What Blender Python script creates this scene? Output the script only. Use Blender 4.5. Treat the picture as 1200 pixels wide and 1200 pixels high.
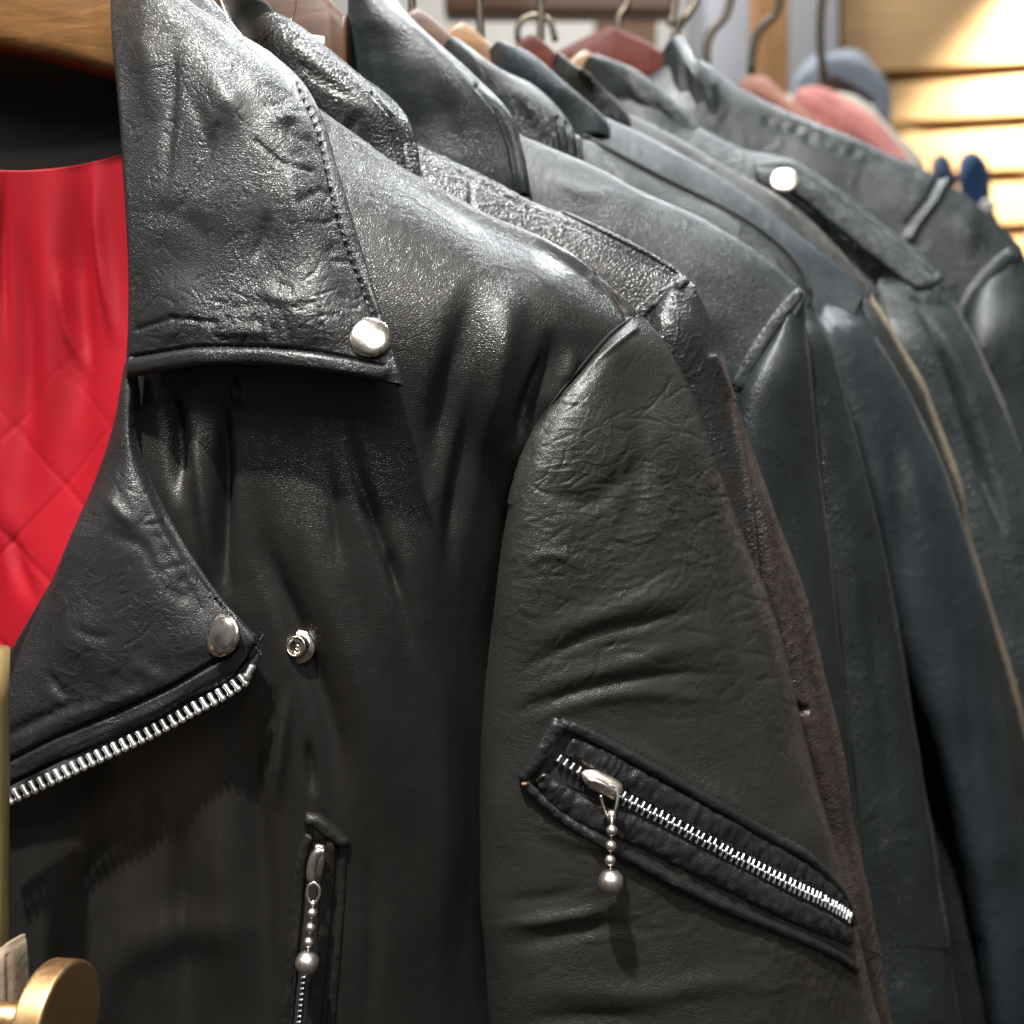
import bpy, math, random
import numpy as np
from mathutils import Vector, Matrix
from mathutils.bvhtree import BVHTree
random.seed(7); RNG = np.random.default_rng(7)
for o in list(bpy.data.objects): bpy.data.objects.remove(o)
SC = bpy.context.scene; COL = SC.collection
# ------------------------------------------------------------------ camera
F = 1290.0; PITCH = math.radians(5); CZ = 1.42
cd = bpy.data.cameras.new('camera'); cam = bpy.data.objects.new('camera', cd); COL.objects.link(cam)
cd.sensor_width = 36; cd.lens = 36*F/1200; cd.clip_start = .02; cd.clip_end = 60
cam.location = (0, 0, CZ); cam.rotation_euler = (math.pi/2-PITCH, 0, 0)
cd.dof.use_dof = True; cd.dof.focus_distance = .415; cd.dof.aperture_fstop = 7.0
SC.camera = cam
# ------------------------------------------------------------------ room light
W = bpy.data.worlds.new('World'); SC.world = W; W.use_nodes = True
nt = W.node_tree; bg = nt.nodes['Background']
tc = nt.nodes.new('ShaderNodeTexCoord'); sx = nt.nodes.new('ShaderNodeSeparateXYZ'); mr = nt.nodes.new('ShaderNodeMapRange')
mx = nt.nodes.new('ShaderNodeMix'); mx.data_type = 'RGBA'
nt.links.new(tc.outputs['Generated'], sx.inputs[0]); nt.links.new(sx.outputs['Z'], mr.inputs['Value'])
mr.inputs['From Min'].default_value = -.5; mr.inputs['From Max'].default_value = .7
nt.links.new(mr.outputs[0], mx.inputs[0])
mx.inputs[6].default_value = (.20, .165, .13, 1); mx.inputs[7].default_value = (.62, .66, .68, 1)
wv = nt.nodes.new('ShaderNodeTexNoise'); wv.inputs['Scale'].default_value = 2.6; wv.inputs['Detail'].default_value = 2; nt.links.new(tc.outputs['Generated'], wv.inputs['Vector'])
wr_ = nt.nodes.new('ShaderNodeMapRange'); wr_.inputs['From Min'].default_value = .44; wr_.inputs['From Max'].default_value = .54; wr_.inputs['To Min'].default_value = .35; wr_.inputs['To Max'].default_value = 1.5; nt.links.new(wv.outputs['Fac'], wr_.inputs['Value'])
wm_ = nt.nodes.new('ShaderNodeMath'); wm_.operation = 'MULTIPLY'; wm_.inputs[1].default_value = .27; nt.links.new(wr_.outputs[0], wm_.inputs[0])   # the shop all round: shelves, goods, pale ceiling
nt.links.new(mx.outputs[2], bg.inputs['Color']); nt.links.new(wm_.outputs[0], bg.inputs['Strength'])

def area(name, loc, aim, size, power, col=(1, .97, .93), spread=180):
    l = bpy.data.lights.new(name, 'AREA'); l.shape = 'DISK'; l.size = size; l.energy = power; l.color = col; l.spread = math.radians(spread)
    o = bpy.data.objects.new(name, l); COL.objects.link(o); o.location = loc
    o.rotation_euler = (Vector(aim)-Vector(loc)).to_track_quat('-Z', 'Y').to_euler(); return o
def spot(name, loc, aim, power, cone, rad=.03, col=(1, .96, .9), blend=.5):
    l = bpy.data.lights.new(name, 'SPOT'); l.energy = power; l.spot_size = math.radians(cone); l.spot_blend = blend; l.shadow_soft_size = rad; l.color = col
    o = bpy.data.objects.new(name, l); COL.objects.link(o); o.location = loc
    o.rotation_euler = (Vector(aim)-Vector(loc)).to_track_quat('-Z', 'Y').to_euler(); return o
spot('ceiling_spot', (-.30, -.22, 2.95), (.02, .42, 1.4), 310, 50, .034, (1, .98, .95))
spot('ceiling_spot', (.10, .85, 2.95), (.1, .5, 1.4), 95, 60, .08, (.93, .97, 1))
spot('ceiling_spot', (.75, 1.35, 2.95), (.3, .7, 1.4), 85, 60, .09, (.93, .97, 1))
spot('ceiling_spot', (-1.2, -.3, 2.7), (.0, .45, 1.4), 30, 60, .06, (1, .93, .85))
area('added_fill_light', (.5, -.9, 2.9), (.1, .5, 1.2), .9, 20, (1, .95, .88))  # unseen soft fill, added for sheen on the collar and lift on the front leather
area('added_fill_light', (.2, 2.3, 3.1), (.3, 2.6, 1.2), .9, 30, (1, .97, .93))  # unseen fill, added to brighten the back wall and far garments
spot('wall_washer', (1.50, 2.40, 2.85), (1.44, 2.85, 2.10), 720, 62, .03, (1, .9, .72), .9)
SC.view_settings.view_transform = 'Standard'; SC.view_settings.look = 'None'; SC.view_settings.exposure = 0; SC.view_settings.gamma = 1
SC.render.engine = 'CYCLES'
# ------------------------------------------------------------------ mapping picture position + distance -> place
ca, sa = math.cos(PITCH), math.sin(PITCH)
def Q(px, py, Y):
    px = np.asarray(px, float); py = np.asarray(py, float); Y = np.asarray(Y, float)
    a = (px-600)/F; b = -(py-600)/F
    d = Y/(ca+b*sa)
    return np.stack([a*d, Y+0*a, CZ+d*(b*ca-sa)], -1)
def proj(P):
    x = P[..., 0]; y = P[..., 1]; z = P[..., 2]-CZ
    d = y*ca-z*sa; u = y*sa+z*ca
    return 600+F*x/d, 600-F*u/d
def ray(px, py):
    v = Q(px, py, 1.0)-np.array([0, 0, CZ]); return Vector(v).normalized()
# ------------------------------------------------------------------ numpy noise
_perm = RNG.permutation(256); _perm = np.concatenate([_perm, _perm, _perm])
_val = RNG.uniform(-1, 1, 256)
def noise3(P):
    i = np.floor(P).astype(int); f = P-i; f = f*f*f*(f*(f*6-15)+10); i &= 255
    def h(a, b, c): return _val[_perm[_perm[_perm[(i[..., 0]+a) & 255]+((i[..., 1]+b) & 255)]+((i[..., 2]+c) & 255)]]
    x, y, z = f[..., 0], f[..., 1], f[..., 2]
    def L(a, b, t): return a+(b-a)*t
    return L(L(L(h(0,0,0), h(1,0,0), x), L(h(0,1,0), h(1,1,0), x), y), L(L(h(0,0,1), h(1,0,1), x), L(h(0,1,1), h(1,1,1), x), y), z)
def fbm(P, n=3):
    s = 0; a = 1
    for k in range(n): s = s+a*noise3(P*2**k+k*17.3); a *= .5
    return s
def ridged(P, n=2):
    s = 0; a = 1
    for k in range(n): s = s+a*(1-np.abs(noise3(P*2**k+k*9.1))*2.2).clip(-.4, 1)**3; a *= .5
    return s
def seg_dist(X, Y, pts, arc=False):
    best = np.full(X.shape, 1e9); S = np.zeros(X.shape); acc = 0.
    for (x0, y0), (x1, y1) in zip(pts[:-1], pts[1:]):
        dx, dy = x1-x0, y1-y0; L2 = dx*dx+dy*dy+1e-9
        t = (((X-x0)*dx+(Y-y0)*dy)/L2).clip(0, 1)
        dd = np.hypot(X-x0-t*dx, Y-y0-t*dy); L1 = L2**.5
        if arc: S = np.where(dd < best, acc+t*L1, S)
        best = np.minimum(best, dd); acc += L1
    if arc:
        e = np.minimum(S, acc-S)/(.42*acc); e = e.clip(0, 1); return best, e*e*(3-2*e)
    return best
def crpts(pts, n):
    p = np.asarray(pts, float); return cr1(p[:, None, :], n)[:, 0, :]
def cr1(A, n):                       # catmull-rom along axis 0
    m = A.shape[0]
    if m == 2:
        t = np.linspace(0, 1, n)[:, None, None]; return A[0]*(1-t)+A[1]*t
    E = np.concatenate([2*A[:1]-A[1:2], A, 2*A[-1:]-A[-2:-1]], 0)
    t = np.linspace(0, m-1, n); i = np.minimum(t.astype(int), m-2); f = (t-i)[:, None, None]
    p0, p1, p2, p3 = E[i], E[i+1], E[i+2], E[i+3]
    return .5*((2*p1)+(-p0+p2)*f+(2*p0-5*p1+4*p2-p3)*f**2+(-p0+3*p1-3*p2+p3)*f**3)
def cr2(C, nv, nu):
    A = cr1(np.asarray(C, float), nv); return cr1(A.transpose(1, 0, 2), nu).transpose(1, 0, 2)
def normals(G, wrap=False):
    if wrap:
        du = np.roll(G, -1, 1)-np.roll(G, 1, 1)
    else: du = np.gradient(G, axis=1)
    dv = np.gradient(G, axis=0); n = np.cross(du, dv)
    return n/(np.linalg.norm(n, axis=-1, keepdims=True)+1e-12)
# ------------------------------------------------------------------ objects
ROOT = {}
def empty(name, loc, label, cat, group=None):
    o = bpy.data.objects.new(name, None); COL.objects.link(o); o.location = loc; o.empty_display_size = .02
    o['label'] = label; o['category'] = cat
    if group: o['group'] = group
    return o
def root_of(p):
    v = Vector((0, 0, 0))
    while p is not None: v += p.location; p = p.parent
    return v
def link(name, me, mat, parent, loc=None):
    o = bpy.data.objects.new(name, me); COL.objects.link(o)
    if mat and not me.materials: me.materials.append(mat)
    if parent: o.parent = parent
    if loc is not None: o.location = Vector(loc)-root_of(parent)
    return o
def mesh_from(name, V, faces, mat, parent, smooth=True, wear=None):
    base = np.array(root_of(parent)) if parent else np.zeros(3)
    V = np.asarray(V, float).reshape(-1, 3)-base
    me = bpy.data.meshes.new(name); fa = faces if isinstance(faces, np.ndarray) else (np.asarray(faces) if len({len(f) for f in faces}) == 1 else None)
    if fa is not None and fa.shape[1] in (3, 4):
        k = fa.shape[1]; n = len(fa)
        me.vertices.add(len(V)); me.vertices.foreach_set('co', V.astype(np.float32).ravel())
        me.loops.add(n*k); me.loops.foreach_set('vertex_index', fa.astype(np.int32).ravel())
        me.polygons.add(n); me.polygons.foreach_set('loop_start', np.arange(0, n*k, k, dtype=np.int32))
        me.update(calc_edges=True)
    else: me.from_pydata([tuple(v) for v in V], [], [list(f) for f in faces]); me.update()
    me.polygons.foreach_set('use_smooth', [smooth]*len(me.polygons))
    if wear is not None:
        a = me.attributes.new('wear', 'FLOAT', 'POINT'); a.data.foreach_set('value', np.asarray(wear, np.float32).ravel())
    return link(name, me, mat, parent)
class Surf:                                              # sampled surface that details can be laid on
    def __init__(s, G, N, faces):
        s.G, s.N = G, N; V = G.reshape(-1, 3)
        s.bvh = BVHTree.FromPolygons([tuple(v) for v in V], [tuple(int(i) for i in f) for f in faces])
    def at(s, px, py):
        h = s.bvh.ray_cast(Vector((0, 0, CZ)), ray(px, py))
        if h[0] is None:
            h = s.bvh.find_nearest(Vector(Q(px, py, .42)))
        n = h[1]
        if n.dot(ray(px, py)) > 0: n = -n
        return h[0], n
def quad_faces(nv, nu, wrap=False):
    i = np.arange(nv-1)[:, None]; j = np.arange(nu if wrap else nu-1)[None, :]; j2 = (j+1) % nu
    return np.stack([i*nu+j+0*j, i*nu+j2, (i+1)*nu+j2, (i+1)*nu+j+0*j], -1).reshape(-1, 4)
def displace(G, N, strokes, extra, wearst):
    px, py = proj(G); h = np.zeros(px.shape)
    vd = G-np.array([0, 0, CZ]); vd /= np.linalg.norm(vd, axis=-1, keepdims=True)
    fac = np.clip(-(N*vd).sum(-1)*4+.6, 0, 1)
    for st in strokes:
        pts, w, a = st[:3]; pw = st[3] if len(st) > 3 else 2
        xs = [p[0] for p in pts]; ys = [p[1] for p in pts]; m = (px > min(xs)-3*w) & (px < max(xs)+3*w) & (py > min(ys)-3*w) & (py < max(ys)+3*w)
        if m.any():
            if (w > 5.5 and pw == 2) or w < 2.9 and len(pts) == 5 and abs(a) < .0006:
                d, e = seg_dist(px[m], py[m], crpts(pts, 14) if w > 5.5 else pts, True); h[m] += a*e*np.exp(-(d/w)**pw)*fac[m]
            else:
                d = seg_dist(px[m], py[m], pts); h[m] += a*np.exp(-(d/w)**pw)*fac[m]
    if extra is not None: h += extra(G, px, py, fac)
    wr = np.zeros(px.shape)
    for pts, w, a in (wearst or []):
        wr = np.maximum(wr, a*np.exp(-(seg_dist(px, py, pts)/w)**2))
    return G+N*h[..., None], wr
def patch(name, ctrl, nv, nu, mat, parent, strokes=(), extra=None, wear=None, roll=None, thick=.002, want_surf=False):
    C = cr2(ctrl, nv, nu)
    if roll:                                             # roll = (left, right, top, bottom, px, metres): edges curl back like turned leather
        l, r, t, b, w, k = roll
        big = np.full(C.shape[:2], 1e9)
        def D(ref): return np.hypot(C[..., 0]-ref[..., 0], C[..., 1]-ref[..., 1])
        if l: big = np.minimum(big, D(C[:, :1]))
        if r: big = np.minimum(big, D(C[:, -1:]))
        if t: big = np.minimum(big, D(C[:1]))
        if b: big = np.minimum(big, D(C[-1:]))
        e = 1-np.clip(big/w, 0, 1); C[..., 2] += k*(1-np.sqrt(np.clip(1-e*e, 0, 1)))
    G = Q(C[..., 0], C[..., 1], C[..., 2]); N = normals(G)
    vd = G-np.array([0, 0, CZ]); flip = (N*vd).sum() > 0
    if flip: N = -N
    faces = quad_faces(nv, nu)
    G2, wr = displace(G, N, strokes, extra, wear)
    if roll: G2 = G+(G2-G)*np.clip(big/5., 0, 1)[..., None]
    # winding so that polygon normal = N
    a = np.cross(G2[0, 1]-G2[0, 0], G2[1, 0]-G2[0, 0])
    if (np.cross(G[nv//2, nu//2+1]-G[nv//2, nu//2], G[nv//2+1, nu//2]-G[nv//2, nu//2])*N[nv//2, nu//2]).sum() < 0: faces = faces[:, ::-1]
    o = mesh_from(name, G2, faces, mat, parent, wear=wr)
    if thick:
        m = o.modifiers.new('thickness', 'SOLIDIFY'); m.thickness = thick; m.offset = -1
    if want_surf: o_s = Surf(G2, N, faces); return o, o_s
    return o
def tube(name, rows, nv, nu, mat, parent, strokes=(), extra=None, wear=None, p=.9, want_surf=False):
    # rows: (Lx, Ly, LY, Rx, Ry, RY, half depth)
    R = cr1(np.asarray(rows, float)[:, None, :], nv)[:, 0, :]
    th = np.linspace(0, 2*math.pi, nu, endpoint=False)
    c = -np.sign(np.cos(th))*np.abs(np.cos(th))**p; s = np.sign(np.sin(th))*np.abs(np.sin(th))**p
    t = (c+1)/2
    px = R[:, 0:1]*(1-t)+R[:, 3:4]*t; py = R[:, 1:2]*(1-t)+R[:, 4:5]*t
    Y = R[:, 2:3]*(1-t)+R[:, 5:6]*t-R[:, 6:7]*s
    G = Q(px, py, Y); N = normals(G, True)
    ctr = G.mean(1, keepdims=True)
    if ((G-ctr)*N).sum() < 0: N = -N
    faces = quad_faces(nv, nu, True)
    k = nv//2; f = np.cross(G[k, 1]-G[k, 0], G[k+1, 0]-G[k, 0])
    if (f*N[k, 0]).sum() < 0: faces = faces[:, ::-1]
    G2, wr = displace(G, N, strokes, extra, wear)
    o = mesh_from(name, G2, faces, mat, parent, wear=wr)
    if want_surf: return o, Surf(G2, N, faces)
    return o
def path_frames(pts, n, surf):
    P2 = crpts(pts, n); pos = []; nor = []
    for x, y in P2:
        p, nn = surf.at(x, y); pos.append(p); nor.append(nn)
    pos = np.array(pos); nor = np.array(nor)
    for it in range(3):
        for A in (pos, nor): A[1:-1] = A[1:-1]*.5+.25*(A[:-2]+A[2:])
    nor /= np.linalg.norm(nor, axis=1, keepdims=True)
    T = np.gradient(pos, axis=0); T /= np.linalg.norm(T, axis=1, keepdims=True)+1e-9
    S = np.cross(nor, T); S /= np.linalg.norm(S, axis=1, keepdims=True)+1e-9
    return pos, nor, T, S
def strip(name, pts, wpx, h, surf, mat, parent, n=60, lift=0., crinkle=0., sec=11, flat=.7, capped=True):
    pos, nor, T, S = path_frames(pts, n, surf)
    w = np.interp(np.linspace(0, 1, n), np.linspace(0, 1, len(wpx)) if hasattr(wpx, '__len__') else [0, 1], wpx if hasattr(wpx, '__len__') else [wpx, wpx])
    d = pos[:, 1]; wm = w*d/F/2
    th = np.linspace(0, math.pi, sec); cx = np.cos(th); sy = np.sin(th)**flat
    e = np.minimum(np.arange(n), np.arange(n)[::-1])/3.0; cap = np.sqrt(np.clip(1-(1-np.clip(e, 0, 1))**2, .02, 1)) if capped else np.ones(n)
    G = pos[:, None]+S[:, None]*(cx[None, :, None]*(wm*(.6+.4*cap))[:, None, None])+nor[:, None]*((sy[None, :]*h*cap[:, None]+lift)[..., None])
    if crinkle: G += nor[:, None]*(crinkle*fbm(G*450, 2))[..., None]
    # underside
    und = pos[:, None]+S[:, None]*(np.array([-.9, .9])[None, :, None]*wm[:, None, None])-nor[:, None]*.0015
    G = np.concatenate([G, und], 1); nu = sec+2
    faces = [tuple(map(int, f)) for f in quad_faces(n, nu, True)]+[tuple(range(nu)), tuple(range((n-1)*nu, n*nu))[::-1]]
    o = mesh_from(name, G.reshape(-1, 3), faces, mat, parent, wear=np.zeros(n*nu)); return o
def stitches(name, pts, surf, mat, parent, pitch=7, length=5, wid=1.6, lift=.0003):
    P2 = crpts(pts, 200); L = np.concatenate([[0], np.cumsum(np.hypot(*np.diff(P2, axis=0).T))]); V = []; Fc = []
    s = pitch/2
    while s < L[-1]:
        a = [np.interp(s-length/2, L, P2[:, k]) for k in (0, 1)]; b = [np.interp(s+length/2, L, P2[:, k]) for k in (0, 1)]
        pa, na = surf.at(*a); pb, nb = surf.at(*b); t = (pb-pa)
        if t.length < .01:
            nn = (na+nb).normalized(); sd = nn.cross(t.normalized()); m = (pa+pb)/2+nn*lift; r = wid*m.y/F/2; k = len(V)
            V += [pa-nn*.0002, pb-nn*.0002, m+sd*r, m-sd*r, m+nn*r, m-nn*r*.6]
            Fc += [(k, k+4, k+2), (k, k+3, k+4), (k+1, k+2, k+4), (k+1, k+4, k+3), (k, k+2, k+5), (k, k+5, k+3), (k+1, k+5, k+2), (k+1, k+3, k+5)]
        s += pitch
    o = mesh_from(name, np.array([tuple(v) for v in V]), np.array(Fc), mat, parent, wear=np.zeros(len(V))); o['kind'] = 'stuff'; return o
def lathe_mesh(name, prof, n=32, mat=None):
    V = []; Fc = []
    for r, z in prof:
        for k in range(n): a = 2*math.pi*k/n; V.append((r*math.cos(a), r*math.sin(a), z))
    for i in range(len(prof)-1):
        for k in range(n): Fc.append((i*n+k, i*n+(k+1) % n, (i+1)*n+(k+1) % n, (i+1)*n+k))
    Fc.append(tuple(range(n))[::-1]); Fc.append(tuple((len(prof)-1)*n+k for k in range(n)))
    me = bpy.data.meshes.new(name); me.from_pydata(V, [], Fc); me.polygons.foreach_set('use_smooth', [True]*len(Fc)); me.update()
    if mat: me.materials.append(mat)
    return me
def place(name, me, mat, parent, pos, nor, up=(0, 0, 1), scale=1):
    o = link(name, me, mat, parent, pos); z = Vector(nor).normalized(); x = Vector(up).cross(z).normalized(); y = z.cross(x)
    o.rotation_euler = Matrix((x, y, z)).transposed().to_euler(); o.scale = (scale,)*3 if not hasattr(scale, '__len__') else scale; return o
def tube_mesh(name, pts, r, mat, parent, n=10, closed=False, flatten=1.0):
    P = [Vector(p) for p in pts]; V = []; Fc = []; m = len(P); rr = r if hasattr(r, '__len__') else [r]*m
    ref = Vector((.13, -1, .2)).normalized()
    for i, p in enumerate(P):
        a = P[(i-1) % m] if (closed or i > 0) else P[i]; b = P[(i+1) % m] if (closed or i < m-1) else P[i]
        t = (b-a).normalized(); u = ref.cross(t)
        if u.length < .1: u = Vector((1, 0, 0)).cross(t)
        u.normalize(); w = t.cross(u)
        for k in range(n): q = 2*math.pi*k/n; V.append(p+u*math.cos(q)*rr[i]+w*math.sin(q)*rr[i]*flatten)
    for i in range(m if closed else m-1):
        for k in range(n): Fc.append((i*n+k, i*n+(k+1) % n, ((i+1) % m)*n+(k+1) % n, ((i+1) % m)*n+k))
    if not closed: Fc += [tuple(range(n))[::-1], tuple((m-1)*n+k for k in range(n))]
    return mesh_from(name, np.array([tuple(v) for v in V]), Fc, mat, parent)
# ------------------------------------------------------------------ materials
def newmat(name):
    m = bpy.data.materials.new(name); m.use_nodes = True; return m, m.node_tree, m.node_tree.nodes['Principled BSDF']
def nd(t, typ, **kw):
    n = t.nodes.new(typ)
    for k, v in kw.items():
        if k.startswith('_'): setattr(n, k[1:], v)
        else: n.inputs[k.replace('_', ' ')].default_value = v
    return n
def leather(name, base, rough=.42, grain=900, gd=.00012, wrinkle=140, wd=.0006, wear=(.10, .055, .035), spec=.5, sheen=0., mottling=.35, blotch=None, fine=.25, crack=0., crack_scale=330):
    m, t, b = newmat(name); lk = t.links.new
    co = nd(t, 'ShaderNodeTexCoord')
    dn = nd(t, 'ShaderNodeTexNoise', Scale=grain*.35, Detail=2.0); lk(co.outputs['Object'], dn.inputs['Vector'])
    dist = nd(t, 'ShaderNodeVectorMath', _operation='MULTIPLY_ADD'); dist.inputs[1].default_value = (.8/grain,)*3
    lk(dn.outputs['Color'], dist.inputs[0]); lk(co.outputs['Object'], dist.inputs[2])
    vo = nd(t, 'ShaderNodeTexVoronoi', _feature='DISTANCE_TO_EDGE', Scale=grain); lk(dist.outputs[0], vo.inputs['Vector'])
    vr = nd(t, 'ShaderNodeMapRange', _interpolation_type='SMOOTHSTEP'); vr.inputs['From Max'].default_value = .28; lk(vo.outputs['Distance'], vr.inputs['Value'])
    # grain strength varies from place to place
    gm = nd(t, 'ShaderNodeTexNoise', Scale=28.0, Detail=3.0); lk(co.outputs['Object'], gm.inputs['Vector'])
    gr = nd(t, 'ShaderNodeMapRange'); gr.inputs['From Min'].default_value = .35; gr.inputs['From Max'].default_value = .65; gr.inputs['To Min'].default_value = .35; lk(gm.outputs['Fac'], gr.inputs['Value'])
    wn = nd(t, 'ShaderNodeTexNoise', _noise_type='RIDGED_MULTIFRACTAL', Scale=wrinkle, Detail=3.0, Distortion=.5); lk(co.outputs['Object'], wn.inputs['Vector'])
    fn = nd(t, 'ShaderNodeTexNoise', Scale=grain*2.2, Detail=2.0); lk(co.outputs['Object'], fn.inputs['Vector'])
    b1 = nd(t, 'ShaderNodeBump', Distance=wd); b1.inputs['Strength'].default_value = .6; lk(wn.outputs['Fac'], b1.inputs['Height'])
    b2 = nd(t, 'ShaderNodeBump', Distance=gd); lk(vr.outputs[0], b2.inputs['Height']); lk(gr.outputs[0], b2.inputs['Strength']); lk(b1.outputs[0], b2.inputs['Normal'])
    b3 = nd(t, 'ShaderNodeBump', Distance=gd*.5); b3.inputs['Strength'].default_value = fine; lk(fn.outputs['Fac'], b3.inputs['Height']); lk(b2.outputs[0], b3.inputs['Normal'])
    last = b3
    if crack:                                            # net of fine creases, stronger in some places than others
        cn = nd(t, 'ShaderNodeTexNoise', Scale=crack_scale*.5, Detail=2.0); lk(co.outputs['Object'], cn.inputs['Vector'])
        cv = nd(t, 'ShaderNodeVectorMath', _operation='MULTIPLY_ADD'); cv.inputs[1].default_value = (2.2/crack_scale,)*3; lk(cn.outputs['Color'], cv.inputs[0]); lk(co.outputs['Object'], cv.inputs[2])
        c_ = nd(t, 'ShaderNodeTexVoronoi', _feature='DISTANCE_TO_EDGE', Scale=crack_scale); lk(cv.outputs[0], c_.inputs['Vector'])
        cr_ = nd(t, 'ShaderNodeMapRange', _interpolation_type='SMOOTHSTEP'); cr_.inputs['From Max'].default_value = .22; lk(c_.outputs['Distance'], cr_.inputs['Value'])
        gm2 = nd(t, 'ShaderNodeTexNoise', Scale=42.0, Detail=2.0); lk(co.outputs['Object'], gm2.inputs['Vector'])
        g2 = nd(t, 'ShaderNodeMapRange'); g2.inputs['From Min'].default_value = .42; g2.inputs['From Max'].default_value = .62; g2.inputs['To Min'].default_value = .1; lk(gm2.outputs['Fac'], g2.inputs['Value'])
        last = nd(t, 'ShaderNodeBump', Distance=crack); lk(cr_.outputs[0], last.inputs['Height']); lk(g2.outputs[0], last.inputs['Strength']); lk(b3.outputs[0], last.inputs['Normal'])
    lk(last.outputs[0], b.inputs['Normal'])
    c1 = nd(t, 'ShaderNodeMix', _data_type='RGBA'); c1.inputs[6].default_value = (*[c*(1-mottling) for c in base], 1); c1.inputs[7].default_value = (*[c*(1+mottling) for c in base], 1)
    mn = nd(t, 'ShaderNodeTexNoise', Scale=45.0, Detail=6.0, Roughness=.65); lk(co.outputs['Object'], mn.inputs['Vector']); lk(mn.outputs['Fac'], c1.inputs[0])
    src = c1
    if blotch:
        c0 = nd(t, 'ShaderNodeMix', _data_type='RGBA'); c0.inputs[7].default_value = (*blotch, 1); bn = nd(t, 'ShaderNodeTexNoise', Scale=14.0, Detail=3.0); lk(co.outputs['Object'], bn.inputs['Vector'])
        br = nd(t, 'ShaderNodeMapRange'); br.inputs['From Min'].default_value = .45; br.inputs['From Max'].default_value = .62; br.inputs['To Max'].default_value = .6
        lk(bn.outputs['Fac'], br.inputs['Value']); lk(br.outputs[0], c0.inputs[0]); lk(c1.outputs[2], c0.inputs[6]); src = c0
    at = nd(t, 'ShaderNodeAttribute', _attribute_name='wear')
    wn2 = nd(t, 'ShaderNodeTexNoise', Scale=260.0, Detail=5.0, Roughness=.7); lk(co.outputs['Object'], wn2.inputs['Vector'])
    ad = nd(t, 'ShaderNodeMath', _operation='MULTIPLY_ADD'); lk(at.outputs['Fac'], ad.inputs[0]); ad.inputs[1].default_value = 1.3; lk(wn2.outputs['Fac'], ad.inputs[2])
    ws = nd(t, 'ShaderNodeMapRange'); ws.inputs['From Min'].default_value = .78; ws.inputs['From Max'].default_value = 1.35; lk(ad.outputs[0], ws.inputs['Value'])
    c2 = nd(t, 'ShaderNodeMix', _data_type='RGBA'); lk(ws.outputs[0], c2.inputs[0]); lk(src.outputs[2], c2.inputs[6]); c2.inputs[7].default_value = (*wear, 1)
    lk(c2.outputs[2], b.inputs['Base Color'])
    rn = nd(t, 'ShaderNodeMapRange'); rn.inputs['To Min'].default_value = rough-.06; rn.inputs['To Max'].default_value = rough+.1; lk(mn.outputs['Fac'], rn.inputs['Value'])
    ra = nd(t, 'ShaderNodeMath', _operation='MULTIPLY_ADD'); lk(ws.outputs[0], ra.inputs[0]); ra.inputs[1].default_value = .25; lk(rn.outputs[0], ra.inputs[2]); lk(ra.outputs[0], b.inputs['Roughness'])
    b.inputs['Specular IOR Level'].default_value = spec
    return m
def metal(name, col, rough=.22, bump=.00003, scale=900):
    m, t, b = newmat(name); b.inputs['Base Color'].default_value = (*col, 1); b.inputs['Metallic'].default_value = 1
    co = nd(t, 'ShaderNodeTexCoord'); n = nd(t, 'ShaderNodeTexNoise', Scale=scale, Detail=3.0); t.links.new(co.outputs['Object'], n.inputs['Vector'])
    bu = nd(t, 'ShaderNodeBump', Distance=bump); t.links.new(n.outputs['Fac'], bu.inputs['Height']); t.links.new(bu.outputs[0], b.inputs['Normal'])
    r = nd(t, 'ShaderNodeMapRange'); r.inputs['To Min'].default_value = rough*.6; r.inputs['To Max'].default_value = rough*1.5; t.links.new(n.outputs['Fac'], r.inputs['Value']); t.links.new(r.outputs[0], b.inputs['Roughness']); return m
def wood(name, c0, c1, rough=.35, scale=9, stretch=(1, 8, 8), coat=.3):
    m, t, b = newmat(name); co = nd(t, 'ShaderNodeTexCoord'); mp = nd(t, 'ShaderNodeMapping'); mp.inputs['Scale'].default_value = stretch; t.links.new(co.outputs['Object'], mp.inputs['Vector'])
    n = nd(t, 'ShaderNodeTexNoise', Scale=scale, Detail=7.0, Distortion=1.2, Roughness=.6); t.links.new(mp.outputs[0], n.inputs['Vector'])
    c = nd(t, 'ShaderNodeMix', _data_type='RGBA'); c.inputs[6].default_value = (*c0, 1); c.inputs[7].default_value = (*c1, 1)
    r = nd(t, 'ShaderNodeMapRange'); r.inputs['From Min'].default_value = .3; r.inputs['From Max'].default_value = .7; t.links.new(n.outputs['Fac'], r.inputs['Value']); t.links.new(r.outputs[0], c.inputs[0]); t.links.new(c.outputs[2], b.inputs['Base Color'])
    bu = nd(t, 'ShaderNodeBump', Distance=.0002); t.links.new(n.outputs['Fac'], bu.inputs['Height']); t.links.new(bu.outputs[0], b.inputs['Normal'])
    b.inputs['Roughness'].default_value = rough; b.inputs['Coat Weight'].default_value = coat; return m
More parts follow.
